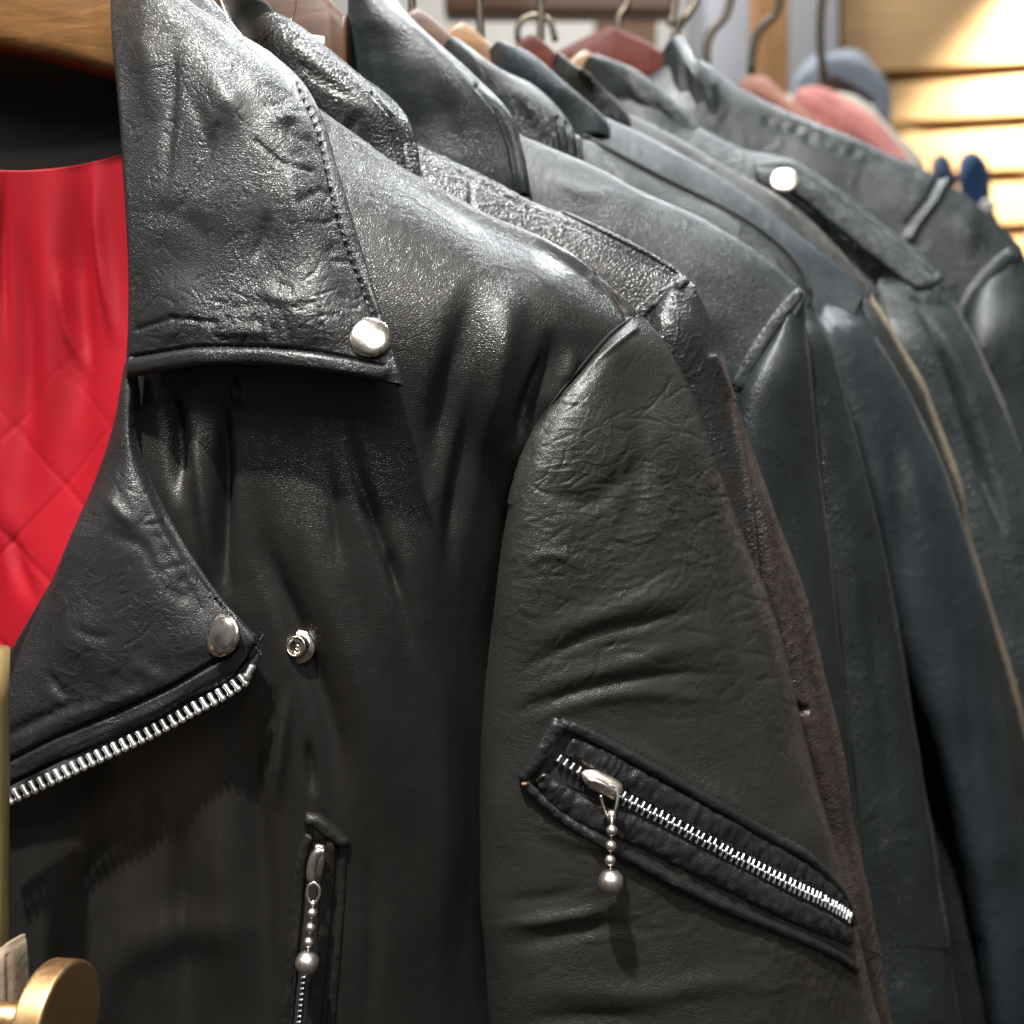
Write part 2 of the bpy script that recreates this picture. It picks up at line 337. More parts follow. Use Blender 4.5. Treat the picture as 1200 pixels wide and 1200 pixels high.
def cloth(name, col, rough=.7, bump=.0004, sc=60, sheen=.2, var=.15):
    m, t, b = newmat(name); co = nd(t, 'ShaderNodeTexCoord'); n = nd(t, 'ShaderNodeTexNoise', Scale=sc, Detail=5.0); t.links.new(co.outputs['Object'], n.inputs['Vector'])
    c = nd(t, 'ShaderNodeMix', _data_type='RGBA'); c.inputs[6].default_value = (*[x*(1-var) for x in col], 1); c.inputs[7].default_value = (*[min(1, x*(1+var)) for x in col], 1); t.links.new(n.outputs['Fac'], c.inputs[0]); t.links.new(c.outputs[2], b.inputs['Base Color'])
    bu = nd(t, 'ShaderNodeBump', Distance=bump); t.links.new(n.outputs['Fac'], bu.inputs['Height']); t.links.new(bu.outputs[0], b.inputs['Normal'])
    b.inputs['Roughness'].default_value = rough; b.inputs['Sheen Weight'].default_value = sheen; return m
M = {}
M['j1'] = leather('black_leather', (.0145, .0135, .0125), .31, 1050, .00008, 110, .00018, wear=(.075, .045, .034), fine=.12)
M['j1collar'] = leather('black_collar_leather', (.016, .016, .0165), .34, 1100, .00009, 120, .00018, wear=(.075, .045, .034), crack=.00008, crack_scale=360, spec=.55, fine=.06)
M['j1sleeve'] = leather('black_leather_sleeve', (.023, .0222, .020), .40, 1100, .00009, 190, .0004, wear=(.075, .045, .036), crack=.00007, crack_scale=400, fine=.08)
M['j2'] = leather('pebbled_leather', (.014, .0135, .0135), .33, 560, .00015, 130, .0002, wear=(.058, .036, .028), crack=.00012, crack_scale=300, fine=.08)
M['j3'] = leather('slate_leather', (.015, .0195, .0195), .38, 1100, .00010, 90, .0005, wear=(.10, .08, .06), mottling=.5, crack=.00008, crack_scale=300)
M['j4'] = leather('charcoal_leather', (.014, .018, .0185), .38, 700, .00022, 90, .0012, wear=(.09, .07, .055), mottling=.5, crack=.0001, crack_scale=300)
M['j5'] = leather('blue_black_leather', (.014, .019, .022), .42, 700, .00016, 90, .0010, wear=(.10, .09, .075), blotch=(.015, .025, .034), mottling=.5)
M['j6'] = leather('worn_edge_leather', (.015, .016, .015), .42, 700, .00020, 90, .0010, wear=(.20, .15, .095), mottling=.5)
M['j7'] = leather('grey_leather', (.022, .028, .029), .42, 500, .00030, 90, .0012, wear=(.15, .13, .11), mottling=.5, crack=.0003, crack_scale=200)
M['j8'] = leather('dark_slate_leather', (.012, .016, .017), .38, 700, .00016, 80, .0014, wear=(.10, .09, .08), mottling=.5)
M['j2'].node_tree.nodes['Principled BSDF'].inputs['Specular IOR Level'].default_value = .6
M['neck'] = leather('neck_facing', (.012, .011, .010), .6, 900, .00010, 90, .0004, spec=.3)
M['red'] = cloth('red_satin_lining', (.30, .0035, .011), .6, .0001, 60, .0, .15)
M['red'].node_tree.nodes['Principled BSDF'].inputs['Specular IOR Level'].default_value = .25
M['tape'] = cloth('zip_tape', (.012, .012, .013), .8, .0001, 900, 0)
M['thread'] = cloth('black_thread', (.02, .02, .02), .6, .0001, 900, 0)
M['nickel'] = metal('nickel', (.70, .62, .55), .17, .000006, 500)
M['antique'] = metal('antique_nickel', (.80, .73, .66), .36, .00008, 1400)
M['alu'] = metal('aluminium_teeth', (.95, .95, .96), .38)
M['steel'] = metal('dark_steel', (.13, .11, .085), .42)
M['gold'] = metal('brushed_gold', (.66, .42, .20), .42, .00002, 600)
M['honey'] = wood('honey_wood', (.11, .05, .016), (.27, .13, .04), .4, 14, (2, 9, 9), .15)
M['brown'] = wood('brown_wood', (.045, .018, .008), (.10, .042, .018), .45, 10, (2, 9, 9), .05)
M['mahog'] = wood('mahogany_wood', (.045, .007, .004), (.09, .018, .010), .5, 10, (2, 9, 9), .0)
M['mahog'].node_tree.nodes['Principled BSDF'].inputs['Specular IOR Level'].default_value = .15
M['olive'] = wood('olive_wood', (.20, .14, .05), (.38, .27, .12), .5, 12, (9, 9, 1))
M['grey_fabric'] = cloth('taupe_fabric', (.25, .19, .13), .8, .0004, 300, .1)
# ------------------------------------------------------------------ noise displacements
def ex_mix(amp_l=.0016, s_l=28, amp_w=.0004, s_w=150, aniso=(1, 1, 1), seed=0., rid=True):
    a = np.array(aniso, float)
    def f(G, px, py, fac):
        P = G*a
        h = amp_l*fbm(P*s_l+seed, 2)
        h += amp_w*((ridged(P*s_w+seed+5+1.2*noise3(P*s_l+3)[..., None], 2)-.35) if rid else fbm(P*s_w+seed, 2))*(.5+.5*noise3(P*18+seed+9)).clip(.15, 1)
        return h
    return f
# ================================================================== FRONT JACKET
def Gc(rows): return np.array(rows, float)
def crease_field(n, box, seed, lmin=15, lmax=60, wmin=1.5, wmax=3.5, amp=-.0004, ang=None, spread=.6):
    r = random.Random(seed); out = []; amp = amp*.5
    for _ in range(n):
        x = r.uniform(box[0], box[2]); y = r.uniform(box[1], box[3]); a = (r.uniform(0, math.pi) if ang is None else ang+r.gauss(0, spread)); L = r.uniform(lmin, lmax); p = [(x, y)]
        for k in range(4): x += math.cos(a)*L/4; y += math.sin(a)*L/4; a += r.gauss(0, .3); p.append((x, y))
        out.append((p, r.uniform(wmin, wmax), amp*r.uniform(.4, 1.2)))
    return out
def dents(pts, pitch=9, length=3.5, w=2.0, a=-.0010):
    P2 = crpts(pts, 200); L = np.concatenate([[0], np.cumsum(np.hypot(*np.diff(P2, axis=0).T))]); out = []; q = pitch/2
    while q < L[-1]:
        out.append(([tuple(float(np.interp(q-length/2, L, P2[:, k])) for k in (0, 1)), tuple(float(np.interp(q+length/2, L, P2[:, k])) for k in (0, 1))], w, a*random.uniform(.7, 1.2))); q += pitch*random.uniform(.93, 1.07)
    return out
J1 = empty('leather_jacket', Q(60, 1900, .43), 'foremost black leather biker jacket with snap collar, red lining and diagonal sleeve zip', 'jacket')
body_c = Gc([
 [(140,60,.475),(230,60,.475),(330,165,.48),(450,245,.485),(560,315,.49),(660,375,.49),(735,420,.49)],
 [(140,-50,.452),(235,-10,.452),(340,105,.452),(450,184,.457),(560,246,.459),(660,294,.459),(744,364,.456)],
 [(141,-20,.440),(236,15,.440),(345,125,.440),(450,200,.444),(556,262,.446),(655,308,.448),(744,374,.450)],
 [(158,80,.432),(240,120,.424),(350,200,.424),(450,258,.426),(545,310,.428),(640,352,.432),(735,396,.441)],
 [(162,250,.424),(240,280,.416),(340,330,.413),(440,370,.412),(530,400,.417),(615,430,.426),(690,446,.438)],
 [(152,440,.421),(230,460,.415),(320,480,.412),(410,500,.411),(500,520,.418),(585,550,.431),(650,580,.444)],
 [(90,620,.42),(190,640,.413),(300,660,.410),(400,680,.408),(490,700,.416),(575,720,.440),(650,720,.465)],
 [(-20,850,.42),(110,870,.415),(240,890,.412),(370,910,.410),(470,920,.416),(565,930,.438),(650,930,.468)],
 [(-80,1200,.42),(60,1200,.416),(200,1200,.414),(350,1200,.412),(460,1200,.416),(565,1200,.438),(655,1200,.468)],
 [(-80,1600,.42),(60,1600,.416),(200,1600,.414),(350,1600,.414),(460,1600,.418),(565,1600,.44),(665,1600,.468)],
 [(-80,1900,.42),(60,1900,.416),(200,1900,.414),(350,1900,.414),(460,1900,.418),(565,1900,.44),(675,1900,.468)]])
st = [ # hanging folds of the chest; metres towards the viewer
 ([(566,310),(556,340),(540,400),(515,500),(505,600)], 17, -0.0046), ([(600,320),(592,380),(578,460),(560,560)], 20, 0.0052), ([(650,375),(640,420),(618,480),(602,540)], 11, -0.0053),
 ([(680,400),(660,440),(630,500)], 10, 0.0033), ([(560,420),(545,520),(530,620),(530,700)], 12, -0.0037),
 ([(195,440),(205,520),(210,600)], 10, -0.0060), ([(225,440),(230,520),(245,620),(250,700)], 11, 0.0045), ([(258,440),(262,540),(262,640),(270,720)], 9, -0.0067), ([(275,440),(280,480)], 6, 0.0030),
 ([(300,540),(310,640),(340,720),(372,800),(395,880),(405,980)], 14, -0.0048), ([(330,500),(345,600),(380,700),(420,800),(440,900),(450,1050)], 24, 0.0034),
 ([(400,470),(415,540),(435,600),(470,700),(490,800)], 9, -0.0033), ([(380,520),(392,600),(400,680)], 8, -0.0018), ([(470,590),(490,700),(510,820),(520,1000),(520,1200)], 28, 0.0040),
 ([(285,740),(290,850),(300,960),(310,1100),(320,1300)], 16, -0.0046), ([(255,900),(262,1050),(275,1200)], 22, 0.0032), ([(215,930),(212,1050),(222,1250)], 14, -0.0037),
 ([(150,980),(140,1100),(120,1250)], 20, 0.0023), ([(110,960),(90,1060),(75,1200)], 12, -0.0033),
 ([(340,790),(330,880),(322,960)], 8, 0.0030), ([(360,860),(368,940)], 6, -0.0027),
 ([(130,1180),(150,1120),(200,1095),(260,1090),(300,1120)], 26, 0.0028),
 ([(455,640),(470,700)], 6, -0.0015), ([(430,960),(436,1100),(430,1250)], 10, -0.0018),
 ([(700,322),(715,340),(735,372)], 2.5, -.0008), ([(693,328),(708,346),(727,376)], 5, .0006)]
st += crease_field(70, (380, 170, 720, 320), 3, 12, 40, 1.2, 2.5, -.00022, .5, .7)
st += crease_field(60, (100, 460, 560, 1200), 4, 30, 90, 1.5, 3, -.00022, 1.5, .5)
def ex_body(G, px, py, fac): return ex_mix(.0011, 26, .00013, 200, (1, 1, .55), 1.)(G, px, py, fac)+.0007*fbm(G*np.array([75, 60, 9])+4, 2)*np.clip((py-380)/160, 0, 1)
body, SB = patch('body_panel', body_c, 520, 300, M['j1'], J1, st, ex_body, thick=.0018, want_surf=True,
   wear=[([(700,322),(735,372)], 8, .25), ([(140,1130),(210,1100),(270,1105)], 30, .12)])
body_hole = None
# --- sleeve
rows1 = [(740,372,.448,754,370,.456,.004),(722,388,.441,776,394,.462,.012),(700,412,.436,792,420,.466,.018),(655,468,.430,817,468,.470,.024),(620,525,.427,838,515,.472,.029),(599,585,.427,853,568,.474,.033),
 (583,680,.430,886,662,.476,.038),(570,790,.436,921,772,.478,.042),(562,920,.438,955,905,.478,.043),(563,1050,.440,993,1035,.478,.043),(576,1200,.442,1028,1185,.478,.043),(600,1520,.445,1090,1490,.48,.042),(640,1900,.45,1150,1880,.48,.04)]
ss = [([(610,660),(650,650),(690,668)], 6, .0006), ([(606,590),(640,575),(690,590),(730,560),(790,520)], 12, -.0012),
 ([(590,760),(650,740),(720,715),(800,690),(850,660)], 14, .0015), ([(585,800),(640,770),(700,742),(780,725),(850,705)], 7, -.0011), ([(580,830),(650,800),(710,785),(800,760),(870,750)], 12, .0013),
 ([(575,850),(640,822),(720,800),(800,790),(890,790)], 6, -.0010), ([(590,870),(640,838),(720,815),(800,815),(880,830)], 9, .0010),
 ([(740,440),(752,500),(748,580),(730,650)], 14, -.0012), ([(790,430),(815,520),(850,620),(880,700),(910,790)], 14, .0010), ([(830,560),(850,660),(870,760),(895,860)], 9, -.0012),
 ([(620,960),(680,985),(740,990)], 10, .0012), ([(566,1085),(620,1080),(690,1068),(740,1050)], 8, .0016), ([(566,1110),(640,1100),(720,1085),(790,1100)], 9, -.0012), ([(570,1060),(640,1052),(700,1040)], 8, -.0008),
 ([(580,1170),(660,1160),(760,1165),(860,1150),(960,1160)], 14, .0014), ([(580,1200),(680,1190),(800,1195)], 8, -.001),
 ([(880,700),(905,780),(930,860),(950,930)], 8, -.0012), ([(860,720),(880,800),(905,880)], 6, .0007), ([(930,820),(955,900),(985,990),(1005,1080),(1020,1160)], 7, -.0008),
 ([(660,440),(625,505),(604,560)], 6, .0008), ([(745,385),(700,420),(650,480),(615,535),(600,590)], 4, .0010),
 ([(650,850),(730,872),(820,920),(905,970),(960,1003)], 9, .0006), ([(600,905),(680,975),(760,1015),(850,1060),(960,1110)], 9, .0006)]
ss += crease_field(220, (590, 470, 900, 840), 11, 25, 90, 1.2, 2.6, -.00050, -.35, .35)
ss += crease_field(60, (600, 400, 860, 640), 14, 20, 60, 1.3, 2.6, -.00035, 1.9, .6)
ss += crease_field(40, (570, 1000, 980, 1200), 12, 25, 90, 1.3, 2.8, -.00044, -.1, .35)
ss += crease_field(60, (840, 600, 970, 900), 13, 12, 40, 1.3, 3, -.00035, 1.2, .6)
def ex_sl(G, px, py, fac):
    P = G*np.array([.55, 1, 1.3])
    band = (.5+.9*noise3(G*16+4)).clip(.05, 1.2)
    h = .0009*fbm(G*24+7, 2)
    W2 = P*205+1.6*noise3(G*30+2)[..., None]+np.stack([np.zeros(px.shape), np.zeros(px.shape), (px-700)*.006], -1)
    return h+.00036*(ridged(W2, 2)-.35)*band
sleeve, SS = tube('sleeve', rows1, 560, 560, M['j1sleeve'], J1, ss, ex_sl, p=.78, want_surf=True,
   wear=[([(850,560),(886,662),(921,772),(955,905),(993,1035),(1028,1190)], 18, .42), ([(930,870),(968,960),(1000,1040)], 30, .26), ([(940,1130),(1000,1180)], 40, .22), ([(745,378),(790,415)], 7, .2)])
strip('armhole_seam', [(742,371),(720,387),(697,411),(652,466),(616,523),(596,582)], [3.5]*6, .0005, SB, M['tape'], J1, n=80)
# --- collar
col_c = Gc([
 [(128,-90,0.4700),(160,-100,0.4660),(185,-95,0.4660),(200,-85,0.4700),(215,-70,0.4760)],
 [(129,-20,0.4430),(160,-28,0.4320),(185,-25,0.4300),(205,-15,0.4360),(222,8,0.4536)],
 [(131,50,0.4295),(180,48,0.4185),(235,48,0.4165),(285,52,0.4234),(325,68,0.4406)],
 [(138,120,0.4220),(200,112,0.4124),(265,106,0.4097),(325,104,0.4138),(371,122,0.4280)],
 [(145,220,0.4154),(215,212,0.4057),(290,204,0.4021),(350,205,0.4040),(400,212,0.4157)],
 [(150,310,0.4116),(225,308,0.4016),(300,303,0.3979),(370,302,0.3989),(429,308,0.4086)],
 [(150,380,0.4101),(225,368,0.3974),(300,366,0.3936),(380,372,0.3923),(455,392,0.4007)],
 [(148,418,0.4104),(225,405,0.3976),(300,405,0.3936),(385,412,0.3914),(466,428,0.3965)],
 [(147,444,0.4112),(225,430,0.3975),(300,429,0.3935),(390,438,0.3905),(474,453,0.3965)]])
cs = [([(350,100),(375,160),(400,262),(429,345),(441,375)], 3.2, -.0005), ([(364,98),(390,160),(415,262),(441,345),(458,400)], 10, .0008, 4),
 ([(150,418),(225,406),(300,406),(360,410),(405,418),(450,428)], 2.6, -.0011), ([(148,431),(225,418),(300,418),(395,427),(445,435)], 11, .0017, 3),
 ([(197,20),(203,60),(200,110),(196,170),(194,230)], 7, -.0013), ([(170,30),(176,90),(172,150)], 14, .0015), ([(255,150),(240,190),(222,225),(214,240)], 5, -.0006),
 ([(315,240),(306,280),(290,310)], 7, -.0010), ([(235,70),(262,110),(290,150)], 16, .0018), ([(215,100),(240,150),(238,200)], 9, -.0008),
 ([(330,120),(335,150)], 14, .0014), ([(340,180),(345,240),(370,280)], 9, .0007), ([(205,370),(250,362),(300,355),(350,358),(410,350)], 6, -.0004), ([(160,385),(200,372),(250,378)], 4, -.0006),
 ([(300,330),(330,352),(360,350)], 10, .0011), ([(180,395),(215,385)], 8, .0008), ([(240,392),(280,388),(330,393)], 8, .0009), 
 ([(300,165),(330,190),(365,200)], 3, -.0006), ([(150,260),(200,250),(260,290)], 14, -.0008)]
for k in range(12):                                     # puckers pulled in by the stitching
    t = k/11; x = np.interp(t, [0, .3, .7, 1], [345, 378, 408, 436]); y = np.interp(t, [0, .3, .7, 1], [115, 190, 290, 360])
    y += random.uniform(-7, 7); cs.append(([(x-4, y), (x-14, y+random.uniform(-6, 6)), (x-24-random.uniform(0, 22), y+random.uniform(-14, 14))], random.uniform(3, 7), -.00012-random.uniform(0, .0003)))
    x = 165+k*20+random.uniform(-8, 8); cs.append(([(x, 402+(k > 8)*3), (x+random.uniform(-8, 8), 380-random.uniform(0, 12))], random.uniform(2.5, 6), -.0003-random.uniform(0, .0003)))
cs += dents([(352,104),(375,160),(399,260),(428,343),(440,372)], 11, 4.5, 2.1, -.0014)+dents([(152,418),(225,406),(300,406),(360,410),(405,418),(445,427)], 8, 3.5, 1.8, -.0007)
cs += crease_field(260, (140, 20, 440, 400), 21, 8, 34, 1.0, 2.0, -.00034)
cs += crease_field(60, (150, 330, 440, 412), 22, 15, 50, 1.3, 3, -.0004, .1, .6)
cs += crease_field(50, (300, 100, 440, 380), 23, 10, 30, 1.2, 2.4, -.0004, -.2, .6)
def ex_col(G, px, py, fac): return ex_mix(.0014, 30, .00022, 130, (1, 1, 1), 11.)(G, px, py, fac)
collar, SCo = patch('collar', col_c, 430, 320, M['j1collar'], J1, cs, ex_col, roll=(1, 1, 0, 1, 4, .0016), thick=.0026, want_surf=True)
s = stitches('stitching', [(352,106),(375,162),(399,262),(428,345),(438,368)], SCo, M['thread'], collar, 9, 4.5, 1.5, -.0001)
s = stitches('stitching', [(156,419),(225,407),(300,407),(360,411),(408,419),(458,432)], SCo, M['thread'], collar, 7, 4.5, 1.2, -.0004)
# --- lapel
lap_c = Gc([
 [(146,424,.417),(150,426,.416),(154,428,.416),(158,430,.417)],
 [(132,500,.414),(140,503,.410),(150,505,.409),(160,507,.412)],
 [(112,560,.413),(133,563,.405),(156,565,.403),(180,566,.409)],
 [(84,625,.412),(128,630,.401),(172,632,.399),(216,634,.405)],
 [(52,700,.412),(118,702,.399),(186,702,.396),(262,702,.402)],
 [(22,765,.412),(95,765,.399),(185,756,.394),(300,745,.399)],
 [(8,810,.412),(90,806,.399),(190,784,.395),(296,762,.399)],
 [(-20,890,.412),(80,868,.400),(180,826,.396),(280,782,.399)],
 [(-40,940,.413),(70,892,.403),(175,849,.399),(272,796,.401)]])
ls = [([(160,500),(178,560),(205,620),(240,675),(272,722)], 2.8, -.0024), ([(150,500),(166,560),(192,625),(225,680),(258,725)], 7, .0011), ([(168,506),(188,560),(215,618),(251,673),(286,722)], 5.4, .0016, 2.5),
 ([(8,893),(60,866),(130,838),(200,806),(262,770),(276,760)], 3.0, -.0018), ([(-20,876),(10,862),(60,836),(110,815)], 7, -.0014), ([(20,905),(80,876),(150,846),(220,812),(276,778)], 6, .0014), ([(5,878),(60,850),(120,828),(190,800),(235,782)], 8, .0009),
 ([(110,600),(130,625),(165,640),(180,665),(205,700)], 8, -.0006), ([(118,570),(140,600),(165,622)], 8, .0012), ([(190,690),(215,700),(225,712)], 8, -.0005),
 ([(80,728),(110,745),(140,748)], 6, -.0007), ([(95,660),(85,700),(60,730)], 9, .0010), ([(50,780),(70,810),(90,822)], 6, -.0012), ([(150,770),(175,790),(200,792)], 10, .0010)]
for k in range(9):
    x = 70+k*20+random.uniform(-7, 7); ls.append(([(x, 838-(x-70)*.475), (x-8+random.uniform(-5, 5), 818-(x-70)*.475-random.uniform(0, 10))], random.uniform(4, 7), -.00012-random.uniform(0, .0002)))
    ls.append(([(165+k*9, 570+k*15), (150+k*8-random.uniform(0, 9), 572+k*15+random.uniform(-5, 8))], random.uniform(4, 7), -.00012-random.uniform(0, .0002)))
ls += crease_field(170, (30, 520, 250, 860), 31, 10, 40, 1.1, 2.2, -.00036)
ls += dents([(158,505),(176,560),(203,622),(238,678),(270,722)], 8, 3.5, 1.7, -.0008)+dents([(8,893),(60,866),(130,838),(200,806),(262,770)], 8, 3.5, 1.7, -.0007)
lapel, SL = patch('lapel', lap_c, 340, 240, M['j1collar'], J1, ls, lambda G, px, py, f: ex_mix(.0016, 32, .00042, 120, (1, 1, 1), 21.)(G, px, py, f), roll=(1, 1, 0, 1, 9, .003), thick=.0024, want_surf=True,
    wear=[([(110,560),(84,625),(52,700)], 6, .1)])
stitches('stitching', [(161,505),(179,560),(206,620),(241,675),(270,718)], SL, M['thread'], lapel, 6, 4, 1.2, -.0003)
# frayed thread end where the lapel point meets the zip
V = []; 
for k in range(14):
    r = random.Random(k); a = Q(300+r.gauss(0, 3), 748+r.gauss(0, 6), .401); pts = [Vector(a)]
    for q in range(4): pts.append(pts[-1]+Vector((r.gauss(.0003, .0007), r.gauss(-.0003, .0004), r.gauss(-.0004, .0008))))
    tube_mesh('loose_thread', pts, .00022, M['thread'], lapel, 4)
# zip along the lapel edge
zl = [(304,770),(290,792),(262,812),(228,830),(180,856),(120,884),(60,912),(-10,945)]
Pz = crpts(zl, 300); Lz = np.concatenate([[0], np.cumsum(np.hypot(*np.diff(Pz, axis=0).T))])
def zpos(s): return float(np.interp(s, Lz, Pz[:, 0])), float(np.interp(s, Lz, Pz[:, 1]))
tp = crpts([(301,762),(284,781),(256,801),(222,819),(174,845),(114,873),(54,901),(-14,934)], 40)
bt = crpts([(306,772),(291,794),(264,813),(230,831),(182,857),(122,885),(62,913),(-8,946)], 40)
tape_c = np.stack([np.concatenate([tp, np.full((40, 1), .4015)], 1), np.concatenate([(tp+bt)/2, np.full((40, 1), .4005)], 1), np.concatenate([bt, np.full((40, 1), .4010)], 1)], 0)
ztape = patch('zip_tape', tape_c, 12, 120, M['tape'], J1, thick=.0008)
def tooth_mesh(L, w, h):
    V = []; F_ = []
    prof = [(-.5, .55), (-.42, .9), (.1, .75), (.22, 1.15), (.40, 1.2), (.5, .7)]
    for (t, k) in prof:
        for (a, b) in [(-.5, 0), (-.5, .55), (-.25, 1), (.25, 1), (.5, .55), (.5, 0)]: V.append((t*L, a*w*k, b*h*(.8+.2*k)))
    for i in range(5):
        for j in range(6): F_.append((i*6+j, i*6+(j+1) % 6, (i+1)*6+(j+1) % 6, (i+1)*6+j))
    F_ += [tuple(range(6))[::-1], tuple(30+j for j in range(6))]
    me = bpy.data.meshes.new('zip_tooth'); me.from_pydata(V, [], F_); me.polygons.foreach_set('use_smooth', [True]*len(F_)); me.update(); me.materials.append(M['alu']); return me
def put_tooth(me, parent, pos, xdir, nor, sc=1):
    o = link('zip_tooth', me, None, parent, pos); x = Vector(xdir).normalized(); z = Vector(nor); z = (z-x*z.dot(x)).normalized(); y = z.cross(x)
    o.rotation_euler = Matrix((x, y, z)).transposed().to_euler(); o.scale = (sc, sc, sc); return o
tm = tooth_mesh(.0054, .0023, .0020)
s = 33; k = 0
while s < Lz[-1]:
    x, y = zpos(s); x2, y2 = zpos(s+4); d = Vector((x2-x, y2-y)).normalized(); n2 = (-d.y, d.x)
    if n2[1] < 0: n2 = (-n2[0], -n2[1])
    tilt = .35
    dirx = (n2[0]+tilt*.0, n2[1]); p = Vector(Q(x, y, .3995)); p2 = Vector(Q(x+dirx[0]*5+.3, y+dirx[1]*5, .3995))
    put_tooth(tm, ztape, p, p2-p, (random.gauss(0, .05), -1, .35)); s += 10.6; k += 1
# top stop of the zip
o = put_tooth(tooth_mesh(.0058, .0030, .0022), ztape, Q(293, 787, .3992), Vector((-.5, 0, -.9)), (0, -1, .3)); o.name = 'zip_stop'
# --- snaps
dome = [(.0001, .0014), (.0022, .00136), (.0045, .00115), (.0064, .00075), (.0073, .00035), (.0077, -.0001), (.0078, -.0006), (.0075, -.0012), (.0068, -.0015), (.0001, -.0016)]
def snap(px, py, surf, tilt=(0, 0, 0), r=1., lift=.0006, name='snap_button', mesh=None):
    p, n = surf.at(px, py); n = (n*.3+Vector((0, -1, .1))+Vector(tilt)).normalized(); me = mesh or lathe_mesh('snap_button', dome, 48, M['nickel'])
    return place(name, me, None, J1, p+n*lift, n, scale=r)
dm = lathe_mesh('snap_button', dome, 48, M['nickel'])
snap(433, 396, SCo, (.05, 0, .42), 1.02, .0012, mesh=dm)
snap(261, 745, SL, (-.62, 0, .32), 1.02, .0012, mesh=dm)
post = [(.0001, -.001), (.0066, -.001), (.0066, .0002), (.0060, .0006), (.0048, .0007), (.0043, .0012), (.0042, .0034), (.0038, .0040), (.0033, .0038), (.0030, .0028), (.0028, .0012), (.0012, .0010), (.0011, .0022), (.0006, .0026), (.0001, .0026)]
pm = lathe_mesh('snap_socket', post, 40, metal('snap_socket_metal', (.72, .66, .56), .2))
snap(352, 758, SB, (-.5, 0, .15), .98, .0006, 'snap_socket', pm)
# --- vertical chest pocket
zp = empty('zip_pocket', J1.location, '', ''); del zp['label'], zp['category']; zp.parent = J1; zp.location = (0, 0, 0)
K = dict(surf=SB, mat=M['j1'], parent=J1)
chest = strip('pocket_zip_tape', [(372,985),(366,1040),(358,1120),(351,1200),(345,1320)], [10, 12, 13, 14, 14], .0004, SB, M['tape'], J1, n=60)
strip('pocket_lip', [(364,976),(353,1010),(346,1080),(340,1150),(334,1220),(330,1330)], [12, 15, 16, 15, 15, 15], .0020, n=90, crinkle=.0003, **K)
strip('pocket_lip', [(388,984),(384,1030),(378,1100),(372,1170),(366,1240),(360,1330)], [14, 17, 18, 17, 17, 17], .0020, n=90, crinkle=.0003, **K)
strip('pocket_border', [(402,988),(400,1040),(395,1110),(390,1170),(384,1240),(378,1330)], [9, 11, 11, 11, 11], .0012, n=90, crinkle=.0002, **K)
strip('pocket_end_welt', [(357,957),(372,962),(392,977),(408,990)], [14, 18, 18, 14], .0034, n=30, crinkle=.0003, **K)
stitches('stitching', [(406,996),(404,1040),(399,1110),(394,1170),(388,1240)], SB, M['thread'], chest, 7, 5, 1.5, .0006)
tm2 = tooth_mesh(.0016, .0009, .0008)
yy = 1144
while yy < 1330:
    x = np.interp(yy, [1144, 1200, 1330], [356, 350, 343]); p, n = SB.at(x, yy); put_tooth(tm2, chest, p+n*.0007, (1, 0, .1), (0, -1, 0)); yy += 6.5
def chain(parent, loop_top, beads, big, Y, sb, bb, mat, bar=None):
    sp = lathe_mesh('chain_bead', [(max(1e-5, sb*math.sin(t)), sb*math.cos(t)) for t in np.linspace(0, math.pi, 11)], 18, mat)
    for (x, y) in beads: place('chain_bead', sp, None, parent, Q(x, y, Y), (0, -1, 0))
    bg_ = lathe_mesh('chain_ball', [(max(1e-5, bb*math.sin(t)), bb*math.cos(t)) for t in np.linspace(0, math.pi, 17)], 28, mat)
    place('chain_ball', bg_, None, parent, Q(big[0], big[1], Y), (0, -1, .1))
    tube_mesh('chain_wire', [Q(loop_top[0], loop_top[1], Y), Q(beads[0][0], beads[0][1], Y), Q(beads[-1][0], beads[-1][1], Y), Q(big[0], big[1], Y)], .0004, mat, parent, 8)
p0, _ = SB.at(366, 1060); Yc = p0.y-.0085
chain(chest, (367,1055), [(366,1070),(364,1087),(362,1104)], (360,1128), Yc, .0020, .0045, M['antique'])
arc = [(380,998),(374,998),(369,1004),(366,1014),(365,1026),(368,1036)]
tube_mesh('zip_slider', [Q(x, y, Yc+.0010) for x, y in crpts(arc, 20)], [.0012]*3+[.0019]*14+[.0014]*3, M['antique'], chest, 12)
tube_mesh('zip_slider_base', [Q(375, 990, Yc+.0035), Q(373, 1010, Yc+.003), Q(370, 1036, Yc+.0035)], [.0018, .0024, .0018], M['antique'], chest, 10, flatten=.6)
lp = [(368,1034),(374,1040),(374,1050),(368,1059),(362,1056),(360,1048),(362,1038)]
tube_mesh('pull_ring', [Q(x, y, Yc) for x, y in crpts(lp+[lp[0]], 28)[:-1]], .00062, M['antique'], chest, 8, closed=True)
bpy.data.objects.remove(zp)
